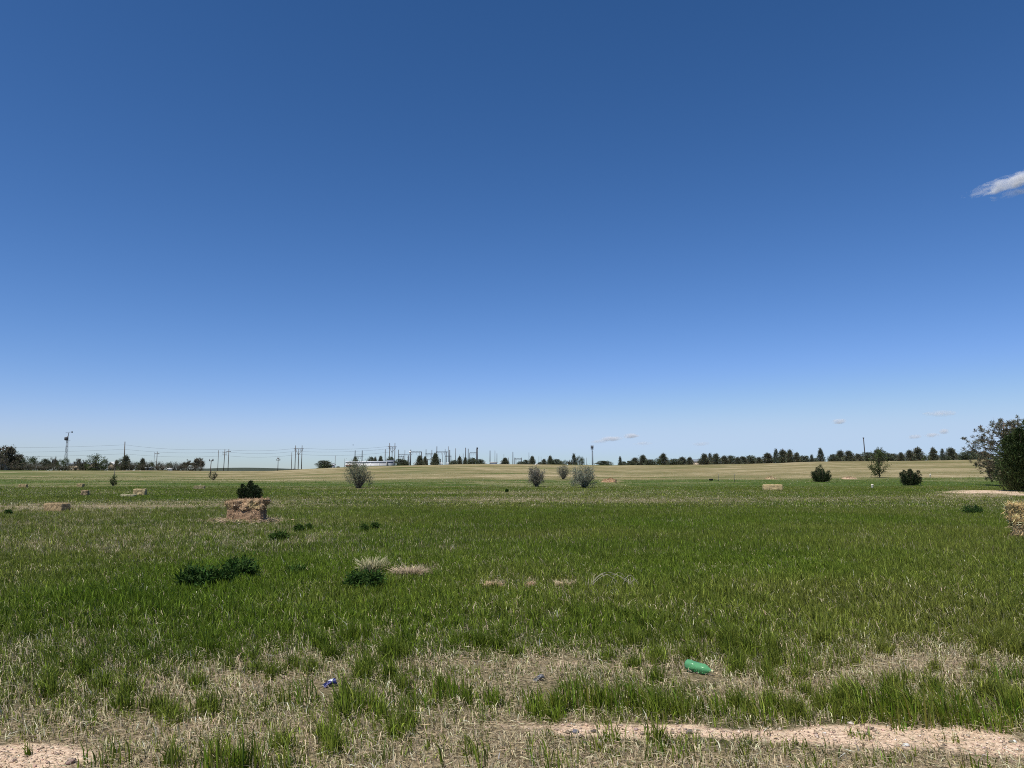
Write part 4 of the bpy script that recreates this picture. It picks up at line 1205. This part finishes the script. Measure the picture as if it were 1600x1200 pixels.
shed('farm_house', 1463, 1474, 714.5, 711.5, 480, 9, 'tan farm house with a dark roof behind the right tree row', M_TANW, M_ROOFD, 'house', [(1468, 1.5, 2)], windows=[(1465.5, 1.2, 1), (1471, 1.2, 1)])
shed('long_barn', 1491, 1508, 714.5, 711, 480, 10, 'long dark-roofed barn behind the right end of the tree row', M_GREYW, M_ROOFD, 'barn', [(1497, 2, 2.6)])
shed('pale_house', 1085, 1097, 721, 718, 480, 9, 'pale house with a grey-blue roof glimpsed between pines', M_TANW, M_GREYW, 'house', [(1090, 1.4, 2)], windows=[(1087, 1.2, 1), (1094, 1.2, 1)])
shed('white_trailer', 766, 776.5, 722.6, 722.1, 400, 3, 'low white trailer at the right of the switchyard', M_WHITE, M_ROOFP, 'trailer', [(770, 1.2, .8)])
shed('white_box', 263, 267.5, 732.3, 731.9, 300, 1.5, 'small white box shed at the foot of the left brush', M_WHITE, M_WHITE, 'hut', [(265, 1, .4)])
shed('grey_trailer', 228, 234.5, 731.3, 730.8, 300, 2.4, 'small grey trailer at the foot of the left brush', M_GREYW, M_ROOFP, 'trailer', [(229, 1.4, .7)])

def pickup(px, Y, L, label, paint, rz=0.0):
    x, y, z = far_at(px, Y)
    root = empty('parked_pickup', (x, y, z), label, 'pickup', 'vehicles parked along the crest', rz)
    H = L * .17
    b = MB()
    V, prof = [], [(-.5, .35), (.5, .35), (.5, .85), (.43, 1.0), (.2, 1.03), (.12, 1.55), (-.1, 1.55), (-.14, 1.0), (-.5, .98)]
    n = len(prof)
    for yy in (-.17 * L, .17 * L):
        V += [(p[0] * L, yy, p[1] * L * .21) for p in prof]
    b.F[n] = [np.array([list(range(n)), list(range(2 * n - 1, n - 1, -1))])]
    b.V.append(np.array(V)); b.C.append(np.full((2 * n, 3), .5)); b.n = 2 * n
    b.F[4] = [np.array([(i, i + n, (i + 1) % n + n, (i + 1) % n) for i in range(n)])]
    b.build('body', paint, root)
    w = MB(); w.box(.01 * L, 0, L * .225, L * .2, L * .345, L * .075); w.build('windows', M_GLASS, root)
    for wx in (-.3, .3):
        for sy in (-1, 1):
            t = MB(); t.tube([(wx * L, sy * .14 * L, L * .075), (wx * L, sy * .178 * L, L * .075)], L * .075, 12); t.build('wheel', M_RUBBER, root)
pickup(460, 470, 5.4, 'dark pickup parked below the first three-legged pole frame', M_DARK)
pickup(528, 385, 5.2, 'dark pickup parked between the white hut and the brown shed', M_DARK, .1)
pickup(838, 340, 4.6, 'small white pickup parked beside the pointed pine', M_WHITE, .2)

# markers, tub, thin stakes
def stake(px, py, pxh, label, pxw=1.6, mat=None, group='stakes in the field'):
    x, y, z = at(px, py)
    s = y / F_PX
    root = empty('marker_stake', (x, y, z), label, 'stake', group)
    m = MB(); m.box(0, 0, -.1, pxw * s, pxw * s * .6, pxh * s + .1); m.build('post', mat or M_STAKE, root)
    m = MB(); m.box(0, -pxw * s * .35, pxh * s * .55, pxw * s * 1.25, pxw * s * .12, pxh * s * .4); m.build('tag_plate', mat or M_STAKE, root)
stake(1363, 763, 6.5, 'short pale marker stake alone in the green grass', 2.6)
stake(1453.5, 746, 5.5, 'white marker stake at the edge of the pale slope, right of the low juniper', 1.4)
stake(962.5, 755, 6.0, 'dark short post at the right end of the reddish straw heap', 1.4, M_WOOD)
stake(1122.5, 753, 12, 'faint thin stake, left of two beside the black tub', .55, M_STEEL)
stake(1147.5, 753, 13, 'faint thin stake, right of two beside the black tub', .55, M_STEEL)
x, y, z = at(1111, 751)
t = MB(); s = y / F_PX
t.tube([(0, 0, 0), (0, 0, 2.2 * s), (0, 0, 2.9 * s), (0, 0, 2.9 * s), (0, 0, .8 * s)], [2.6 * s, 3.1 * s, 3.2 * s, 2.7 * s, 2.4 * s], 16)
o = t.build('black_tub', M_RUBBER); o.location = (x, y, z); tag(o, 'small black tub lying in the grass left of two thin stakes', 'tub')

# bird
x, y, z = far_at(551, 160)
m = MB()
m.tube([(-.16, 0, 0), (-.05, 0, .02), (.08, 0, .02), (.17, 0, .01)], [.015, .045, .045, .02], 8)
V = [(-.05, 0, .02), (.07, 0, .02), (.02, .17, .10), (-.04, .16, .10), (-.03, .34, .05)]
for sg in (1, -1):
    W = [(a, b * sg, c) for a, b, c in V]
    m.add(np.array(W + [(a, b, c - .012) for a, b, c in W]), [[(0, 1, 2, 3), (5, 8, 7, 6)], [(3, 2, 4), (9, 7, 8)]])
o = m.build('flying_bird', M_DARK); o.location = (x, y, height_to(551, 695.5, 160)); o.rotation_euler = (0, 0, .9)
tag(o, 'tiny dark bird flying above the white shed', 'bird')

# ------------------------------------------------------------------ litter in the foreground
def green_bottle():
    x, y, z = at(1097, 1053)
    root = empty('plastic_bottle', (x - .02, y, z + .05), 'green plastic bottle lying on its side in the dry grass', 'bottle')
    m, n, l, out = mat_new('green_plastic')
    p = n.new('ShaderNodeBsdfPrincipled'); p.inputs['Base Color'].default_value = (.16, .47, .22, 1); p.inputs['Roughness'].default_value = .22
    p.inputs['Transmission Weight'].default_value = .45; p.inputs['IOR'].default_value = 1.25
    nz_ = n.new('ShaderNodeTexNoise'); nz_.inputs['Scale'].default_value = 28; tc = n.new('ShaderNodeTexCoord'); l.new(tc.outputs['Object'], nz_.inputs['Vector'])
    b = n.new('ShaderNodeBump'); b.inputs['Strength'].default_value = .25; b.inputs['Distance'].default_value = .008
    l.new(nz_.outputs[0], b.inputs['Height']); l.new(b.outputs[0], p.inputs['Normal']); l.new(p.outputs[0], out.inputs[0])
    prof = [(-.150, .012), (-.148, .034), (-.135, .047), (-.10, .050), (-.06, .049), (-.045, .047), (-.03, .050), (.02, .051), (.05, .049), (.075, .040), (.10, .025), (.118, .015), (.128, .0135)]
    V, nseg = [], 20
    for i, (xx, r_) in enumerate(prof):
        for k in range(nseg):
            a = k * 2 * math.pi / nseg
            q = r_ * (1 + (.07 * math.sin(5 * a + i) if 1 < i < 9 else 0) - (.12 if 3 < i < 8 and .8 < a < 2.0 else 0))
            V.append((xx, q * math.cos(a), q * math.sin(a)))
    Q = [(i * nseg + k, i * nseg + (k + 1) % nseg, (i + 1) * nseg + (k + 1) % nseg, (i + 1) * nseg + k) for i in range(len(prof) - 1) for k in range(nseg)]
    b_ = MB(); b_.add(V, [Q, [list(range(nseg))[::-1], [(len(prof) - 1) * nseg + k for k in range(nseg)]]]); b_.build('bottle_body', m, root, True)
    c = MB(); c.tube([(.124, 0, 0), (.128, 0, 0), (.146, 0, 0), (.148, 0, 0)], [.014, .0165, .0165, .012], 18); c.build('cap', mat_plain('cap_plastic', (.62, .6, .32), .4), root, True)
    root.rotation_euler = (.3, .10, math.radians(-38))
    root.scale = (.84, .84, .84)
green_bottle()

def crushed_can(px, py, L, seed, label, cols_, name='crushed_can', cat='can'):
    x, y, z = at(px, py)
    root = empty(name, (x, y, z + L * .2), label, cat)
    r = np.random.default_rng(seed)
    m, n, l, out = mat_new(name + '_foil')
    p = n.new('ShaderNodeBsdfPrincipled'); p.inputs['Metallic'].default_value = .35; p.inputs['Roughness'].default_value = .45
    tc = n.new('ShaderNodeTexCoord'); vz = n.new('ShaderNodeTexVoronoi'); vz.inputs['Scale'].default_value = 22
    l.new(tc.outputs['Object'], vz.inputs['Vector'])
    rp = n.new('ShaderNodeValToRGB'); rp.color_ramp.interpolation = 'CONSTANT'
    rp.color_ramp.elements[0].color = cols_[0] + (1,); rp.color_ramp.elements[1].color = cols_[1] + (1,); rp.color_ramp.elements[1].position = .42
    e = rp.color_ramp.elements.new(.7); e.color = cols_[2] + (1,)
    sp = n.new('ShaderNodeSeparateColor'); l.new(vz.outputs['Color'], sp.inputs[0]); l.new(sp.outputs[0], rp.inputs[0])
    l.new(rp.outputs[0], p.inputs['Base Color']); l.new(p.outputs[0], out.inputs[0])
    V, nseg, nr = [], 16, 9
    for i in range(nr):
        t = i / (nr - 1)
        for k in range(nseg):
            a = k * 2 * math.pi / nseg
            q = L * .29 * (1 - .22 * math.sin(t * math.pi) + r.normal(0, .10))
            V.append(((t - .5) * L + r.normal(0, .03 * L), q * math.cos(a) * 1.15, q * math.sin(a) * (.62 + .2 * t) + .12 * L * math.sin(3 * t)))
    Q = [(i * nseg + k, i * nseg + (k + 1) % nseg, (i + 1) * nseg + (k + 1) % nseg, (i + 1) * nseg + k) for i in range(nr - 1) for k in range(nseg)]
    b = MB(); b.add(V, [Q]); b.build('can_body', m, root)
    for i, s in ((0, -1), (nr - 1, 1)):
        c = MB(); ring = np.array(V[i * nseg:(i + 1) * nseg]); ctr = ring.mean(0) + np.array([-s * .02 * L, 0, 0])
        c.add(np.vstack([ring, ctr]), [[(k, (k + 1) % nseg, nseg) for k in range(nseg)]]); c.build('can_end', M_WHITE, root)
    root.rotation_euler = (.2, -.35, .5)
crushed_can(515, 1073, .098, 3, 'crushed blue and silver drink can lying in the grass', [(.008, .012, .09), (.75, .78, .85), (.015, .03, .16)])
crushed_can(842, 1064, .08, 9, 'small crushed dark grey can half hidden by grass blades', [(.06, .06, .065), (.30, .30, .31), (.03, .03, .035)])

def stone(px, py, L, seed, label, tone):
    x, y, z = at(px, py)
    r = np.random.default_rng(seed)
    nu, nv = 12, 8
    V = []
    for j in range(nv + 1):
        for i in range(nu):
            a, b = i * 2 * math.pi / nu, j * math.pi / nv
            d = np.array([math.sin(b) * math.cos(a), math.sin(b) * math.sin(a) * .8, math.cos(b) * .55])
            k = 1 + .22 * math.sin(2.3 * a + seed) * math.sin(b) + .12 * math.cos(3.1 * b + seed * 2)
            V.append(d * k * L / 2)
    Q = [(j * nu + i, (j + 1) * nu + i, (j + 1) * nu + (i + 1) % nu, j * nu + (i + 1) % nu) for j in range(nv) for i in range(nu)]
    m = MB(); m.add(V, [Q], tinted(tone, len(V), .08, .03))
    o = m.build('stone', M_STONE, None, True)
    o.location = (x, y, z + L * .10); o.rotation_euler = (r.normal(0, .2), r.normal(0, .2), r.random() * 6)
    tag(o, label, 'stone', 'stones lying on the sandy strip')
M_STONE = mat_tint('stone', 0, .9, .2, .5, 60)
for i, (px, py, L, tone, lab) in enumerate([
    (994, 1141, .035, (.36, .27, .24), 'rounded pinkish stone at the upper edge of the sandy strip'), (928, 1144, .045, (.10, .08, .07), 'dark brown stone near the middle of the sandy strip'), (899, 1145, .05, (.16, .16, .18), 'flat grey stone left of the dark brown one'),
    (1415, 1166, .042, (.55, .53, .50), 'pale grey stone on the sandy strip at the right'), (1404, 1174, .06, (.62, .44, .2), 'yellowish flat stone just below the pale grey one'), (1288, 1150, .035, (.4, .3, .22), 'small tan stone at the left of the bare patch'),
    (1470, 1160, .03, (.5, .4, .32), 'small pale stone right of the pale grey one'), (1330, 1132, .05, (.62, .55, .46), 'pale angular stone at the top of the bare patch'), (110, 1193, .06, (.25, .18, .15), 'dark stone at the bottom left corner beside the grass'), (20, 1190, .05, (.55, .42, .3), 'tan stone in the bottom left corner'),
    (1076, 1146, .06, (.18, .16, .14), 'low dark clod in the sandy strip below the green bottle'), (1366, 1143, .03, (.3, .22, .17), 'small brown stone high on the bare patch')]):
    stone(px, py, L, i + 3, lab, tone)

# ------------------------------------------------------------------ clouds: thin volumes
M_CLOUDS = {}
def cloud(a, b, rad, Y, label, dens, seed, thin=.45, grain=1.0):
    """flattened hull along a straight line of sky from pixel a to pixel b, filled with patchy vapour that thins out towards the hull"""
    def pt(q):
        dx, dz = ray(*q); return np.array([dx * Y, Y, EYE + dz * Y])
    A, B = pt(a), pt(b); s = Y / F_PX
    L = float(np.linalg.norm(B - A)); R = rad * s
    n = 18
    t = np.linspace(0, 1, n)
    C = np.stack([(t - .5) * L, np.zeros(n), np.zeros(n)], 1)
    rr = R * np.sqrt(np.clip(1 - (2 * t - 1) ** 2, .02, 1))
    m = MB(); m.tube(C, rr, 12, (.8, .8, .8))
    o = m.build('cloud', None, None, True)
    o.location = tuple((A + B) / 2)
    o.rotation_euler = Vector(B - A).to_track_quat('X', 'Z').to_euler()
    m_, nn, l, out = mat_new('cloud_vapour')
    v = nn.new('ShaderNodeVolumePrincipled')
    v.inputs['Color'].default_value = (1, 1, 1, 1)
    tc = nn.new('ShaderNodeTexCoord')
    mp = nn.new('ShaderNodeMapping'); mp.inputs['Scale'].default_value = (.35, 1, 1); mp.inputs['Location'].default_value = (seed * 91.0, 0, seed * 37.0)
    nz_ = nn.new('ShaderNodeTexNoise'); nz_.inputs['Scale'].default_value = grain / (9 * s); nz_.inputs['Detail'].default_value = 7; nz_.inputs['Roughness'].default_value = .62; nz_.inputs['Distortion'].default_value = .6
    l.new(tc.outputs['Object'], mp.inputs['Vector']); l.new(mp.outputs[0], nz_.inputs['Vector'])
    dv = nn.new('ShaderNodeVectorMath'); dv.operation = 'DIVIDE'; dv.inputs[1].default_value = (L / 2, R, R); l.new(tc.outputs['Object'], dv.inputs[0])
    ln = nn.new('ShaderNodeVectorMath'); ln.operation = 'LENGTH'; l.new(dv.outputs[0], ln.inputs[0])
    # noise minus radius: the edge breaks up into wisps
    k = nn.new('ShaderNodeMath'); k.operation = 'MULTIPLY_ADD'; k.inputs[1].default_value = -.38; l.new(ln.outputs['Value'], k.inputs[0]); l.new(nz_.outputs[0], k.inputs[2])
    mr = nn.new('ShaderNodeMapRange'); mr.inputs[1].default_value = thin - .28; mr.inputs[2].default_value = thin + .08; mr.inputs[4].default_value = dens / (8 * s)
    l.new(k.outputs[0], mr.inputs[0]); l.new(mr.outputs[0], v.inputs['Density']); l.new(v.outputs[0], out.inputs['Volume'])
    o.data.materials.clear(); o.data.materials.append(m_)
    tag(o, label, 'cloud', 'small clouds in the blue sky')
cloud((1502, 309), (1680, 252), 13.5, 3500, 'slanting wispy white cloud, the brightest, at the upper right', 1.6, 1, .455)
cloud((1540, 312), (1650, 288), 9, 3540, 'faint shred of cloud just below the slanting wispy one', .7, 2, .50)
for i, (x0, x1, y0, r_, d, lab) in enumerate([
    (925, 946, 690, 2.4, .5, 'low faint cloud puff just right of the antenna mast top'), (938, 972, 685.5, 3.2, .8, 'longer pale cloud streak above the antenna mast'), (976, 997, 681, 3.2, .8, 'pale cloud puff, upper right of the streak by the antenna mast'), (990, 1018, 693, 2.4, .4, 'faint cloud smear low to the right of the antenna mast'),
    (1084, 1106, 693.5, 2.4, .45, 'faint cloud smear low above the row of pines'), (1302, 1320, 658.5, 3.2, .75, 'small bright cloud puff high above the leafy young tree'), (1421, 1437, 682.5, 3.0, .6, 'pale cloud puff, left of three above the right tree row'), (1446, 1466, 680, 2.8, .55, 'pale cloud streak, middle of three above the right tree row'),
    (1470, 1481, 674, 3.2, .65, 'pale cloud puff, right of three above the right tree row'), (1443, 1495, 646, 4.0, .3, 'dim broad cloud smear left of the tall juniper top')]):
    cloud((x0 - 3, y0 + .8), (x1 + 3, y0 - .8), r_ * 1.35, 5200, lab, d * 3.0, 5 + i, .36, 2.0)
# ------------------------------------------------------------------ grass: blades through the whole field
def blades(P, h, w, lean, ldir, C, segs):
    n = len(P)
    a = rng.random(n) * 2 * np.pi
    S = np.stack([np.cos(a), np.sin(a), np.zeros(n)], 1) * (w * .5)[:, None]
    Ld = np.stack([np.cos(ldir), np.sin(ldir), np.zeros(n)], 1)
    tip = P + Ld * (lean * h)[:, None]; tip[:, 2] += h * np.sqrt(np.maximum(.12, 1 - lean ** 2))
    if segs == 1:
        V = np.stack([P - S, P + S, tip], 1).reshape(-1, 3)
        F = [np.arange(3 * n).reshape(n, 3)]
        k = 3
    else:
        mid = P + Ld * (lean * h * .32)[:, None]; mid[:, 2] += h * .58
        V = np.stack([P - S, P + S, mid + S * .8, mid - S * .8, tip], 1).reshape(-1, 3)
        b = (np.arange(n) * 5)[:, None]
        F = [b + np.array([[0, 1, 2, 3]]), b + np.array([[3, 2, 4]])]
        k = 5
    return V, F, np.repeat(C, k, 0)

GREEN, OLIVE, STRAW = np.array([.108, .170, .012]), np.array([.185, .205, .036]), np.array([.49, .415, .265])
LITTER_SPOTS = [at(px, py)[:2] for px, py in ((515, 1071), (842, 1062), (1093, 1050))]
def field(Y0, Y1, dens, hmul, wid, segs, side=.80, pad=1.5):
    """scatter over the trapezoid the view sees (and a margin): returns green and dry blade sets"""
    area = side * (Y1 ** 2 - Y0 ** 2) + 2 * pad * (Y1 - Y0)
    n = int(area * dens)
    y = np.sqrt(Y0 ** 2 + rng.random(n) * (Y1 ** 2 - Y0 ** 2))
    x = (rng.random(n) * 2 - 1) * (side * y + pad)
    # gather a share of the blades into tufts
    tuft = rng.random(n) < np.where(y > 9, .18, .4)
    g = .16 + .004 * y
    cx, cy = np.round(x / (g * 1.7)), np.round(y / (g * 1.7))
    jx, jy = hash2(cx, cy, 3) - .5, hash2(cx, cy, 4) - .5
    x = np.where(tuft, (cx + jx) * g * 1.7 + rng.normal(0, .22, n) * g, x)
    y = np.where(tuft, (cy + jy) * g * 1.7 + rng.normal(0, .22, n) * g, y)
    keep = (y > 3.2)
    x, y, tuft = x[keep], y[keep], tuft[keep]
    z = terrain(x, y)
    dry, dirt, px, py = cover(x, y, z)
    n = len(x)
    patch = fbm(x, y, .55, 91)
    pl = np.clip(1.1 - .75 * dry - .9 * dirt + (patch - .5) * .8 * np.clip(dry * 2, 0, 1), .16, 1)
    alive = rng.random(n) < np.where(dry < .25, 1.0, pl) * (1 - .93 * dirt)
    for cx, cy in LITTER_SPOTS:      # grass pressed down round the litter
        alive &= ~((np.abs(x - cx) < .15) & (y > cy - .42) & (y < cy + .10))
    isdry = (rng.random(n) < np.clip(.025 + .83 * dry, 0, .86)) & ~(tuft & (patch > .5) & (dry < .85))
    lush = np.clip(1 - dry * 1.1, .15, 1)
    big = fbm(x, y, 3.5, 15)
    h = hmul * (.05 + .085 * lush) * (.8 + .4 * big) * rng.uniform(.5, 1.3, n)
    h = np.where(tuft & ~isdry, h * (1.2 + .8 * (patch > .52) * (dry > .25)), h)
    h = np.where(isdry, (h + .03 * dry) * rng.uniform(.5, 1.1, n), h)
    h = h * (1 - .55 * dirt)
    lean = np.clip(np.abs(rng.normal(.34, .26, n)) + isdry * rng.uniform(0, .55, n), 0, .93)
    ldir = np.where(rng.random(n) < .35, np.pi + rng.normal(0, .7, n), rng.random(n) * 6.283)
    P = np.stack([x, y, z - .012], 1)
    hue = np.clip(fbm(x, y, 5.0, 29) * 1.6 - .3 + rng.normal(0, .2, n) + .5 * dry, 0, 1)[:, None]
    C = (GREEN * (1 - hue) + OLIVE * hue) * np.exp(rng.normal(0, .42, (n, 1))) * (.80 + .4 * fbm(x, y, 1.7, 55))[:, None]
    S = STRAW * np.exp(rng.normal(0, .32, (n, 1))) * (1 + rng.normal(0, .05, (n, 3)))
    out = []
    for sel, cc in ((alive & ~isdry, C), (alive & isdry, np.clip(S, .03, .72))):
        out.append(blades(P[sel], h[sel], wid * rng.uniform(.6, 1.4, sel.sum()), lean[sel], ldir[sel], cc[sel], segs))
    return out

def join(name, sets, mat, kind):
    V, C, Fd, n0 = [], [], {}, 0
    for v, f, c in sets:
        V.append(v); C.append(c)
        for q in f: Fd.setdefault(q.shape[1], []).append(q + n0)
        n0 += len(v)
    o = new_mesh(name, np.concatenate(V), [np.concatenate(q) for q in Fd.values()], np.concatenate(C), mat)
    return tag(o, kind=kind)

sets = [field(3.2, 8.0, 5200, 1.0, .0066, 2), field(8.0, 15, 2300, 1.05, .0092, 2), field(15, 34, 900, 1.0, .0135, 1), field(34, 78, 160, .8, .032, 1), field(78, 150, 12, .6, .07, 1, .8)]

# the taller separate tufts at the near edge of the field
def near_tuft(px, py, pxw, pxh, n, wid=.009, tone=GREEN, lean=.34, bias=0.0):
    x, y, z = at(px, min(py, 1250))
    s = y / F_PX
    a = rng.random(n) * 6.283
    q = np.sqrt(rng.random(n)) * pxw * s * .5
    X, Y = x + np.cos(a) * q, y + np.sin(a) * q * rng.uniform(.6, 1.3)
    P = np.stack([X, Y, terrain(X, Y) - .01], 1)
    h = pxh * s * rng.uniform(.45, 1.05, n)
    return blades(P, h, wid * rng.uniform(.6, 1.3, n), np.clip(np.abs(rng.normal(lean, .18, n)), 0, .9), np.where(rng.random(n) < .6, np.pi * .9 + rng.normal(0, .6, n) + bias, rng.random(n) * 6.283), np.where(rng.random((n, 1)) < .4, tinted(OLIVE, n, .35, .08), tinted(tone, n, .3, .08)), 2)
T = []
for px, py, w, h, n in [(175, 1196, 90, 50, 36), (272, 1206, 30, 80, 16), (312, 1212, 40, 80, 22), (352, 1212, 50, 75, 26), (390, 1208, 40, 90, 24), (45, 1180, 14, 32, 12), (265, 1175, 10, 60, 5), (440, 1215, 60, 65, 24),
                        (470, 1100, 60, 45, 50), (550, 1112, 60, 50, 60), (640, 1110, 60, 45, 50), (700, 1095, 60, 60, 60), (845, 1112, 50, 50, 50), (900, 1105, 60, 65, 80), (960, 1110, 80, 65, 110), (1010, 1110, 60, 55, 80),
                        (1070, 1115, 60, 45, 60), (1125, 1118, 60, 50, 60), (1190, 1125, 50, 45, 60), (1212, 1075, 40, 45, 60), (1250, 1045, 50, 45, 70), (1330, 1110, 50, 55, 70), (1380, 1118, 70, 70, 90), (1440, 1130, 90, 75, 120), (1500, 1130, 80, 75, 100), (1400, 1135, 40, 40, 50), (1550, 1140, 60, 45, 70), (1590, 1130, 50, 60, 70),
                        (1575, 1070, 50, 50, 60), (1345, 1152, 34, 18, 40), (1010, 1190, 10, 45, 4), (840, 1185, 40, 50, 14), (600, 1195, 10, 60, 5), (690, 1205, 10, 85, 4), (930, 1175, 40, 35, 22), (1060, 1190, 90, 45, 30), (1290, 1200, 120, 35, 40), (1370, 1195, 60, 30, 30), (1530, 1210, 80, 35, 30), (860, 1205, 60, 45, 26), (750, 1205, 30, 70, 9)]:
    T.append(near_tuft(px, py, w, h, n))
join('grass', [s[0] for s in sets] + T, M_GRASS, 'stuff')
join('dry_grass', [s[1] for s in sets], M_STRAW, 'stuff')

# bleached stalks lying flat over the dry ground, and grit on the sand
def litter(n, Y0, Y1):
    y = np.sqrt(Y0 ** 2 + rng.random(n) * (Y1 ** 2 - Y0 ** 2)); x = (rng.random(n) * 2 - 1) * (.78 * y + 1)
    dry, dirt, px, py = cover(x, y)
    ok = rng.random(n) < np.clip(dry * 1.25 - .25, 0, 1) * (1 - .6 * dirt) + .12 * (dirt > .2)
    return x[ok], y[ok]
lx, ly = litter(360000, 3.2, 13)
k = len(lx)
m = MB()
m.cards(np.stack([lx, ly, terrain(lx, ly) + rng.uniform(.004, .05, k)], 1), rng.normal(size=(k, 3)) * np.array([1, 1, .22]), rng.uniform(.025, .10, k), rng.uniform(.002, .0045, k), np.clip(tinted((.43, .35, .22), k, .32, .05), .03, .72))
tag(m.build('straw_litter', M_STRAW), kind='stuff')
n = 60000
y = np.sqrt(3.2 ** 2 + rng.random(n) * (6.5 ** 2 - 3.2 ** 2)); x = (rng.random(n) * 2 - 1) * (.78 * y + 1)
dry, dirt, px, py = cover(x, y)
ok = rng.random(n) < np.clip(dirt * .8, 0, 1)
x, y = x[ok], y[ok]; k = len(x)
r = rng.gamma(2.0, .0022, k) + .0015
oct_ = np.array([(1, 0, 0), (0, 1, 0), (-1, 0, 0), (0, -1, 0), (0, 0, .7), (0, 0, -.7)])
V = np.stack([x, y, terrain(x, y) + r * .3], 1)[:, None] + (oct_[None] * (1 + rng.normal(0, .2, (k, 6, 1)))) * r[:, None, None]
f = np.array([(0, 1, 4), (1, 2, 4), (2, 3, 4), (3, 0, 4), (1, 0, 5), (2, 1, 5), (3, 2, 5), (0, 3, 5)])
tag(new_mesh('gravel', V.reshape(-1, 3), [(np.arange(k)[:, None, None] * 6 + f[None]).reshape(-1, 3)], np.repeat(np.clip(tinted((.42, .32, .24), k, .4, .05), .04, .75), 6, 0), M_STONE), kind='stuff')
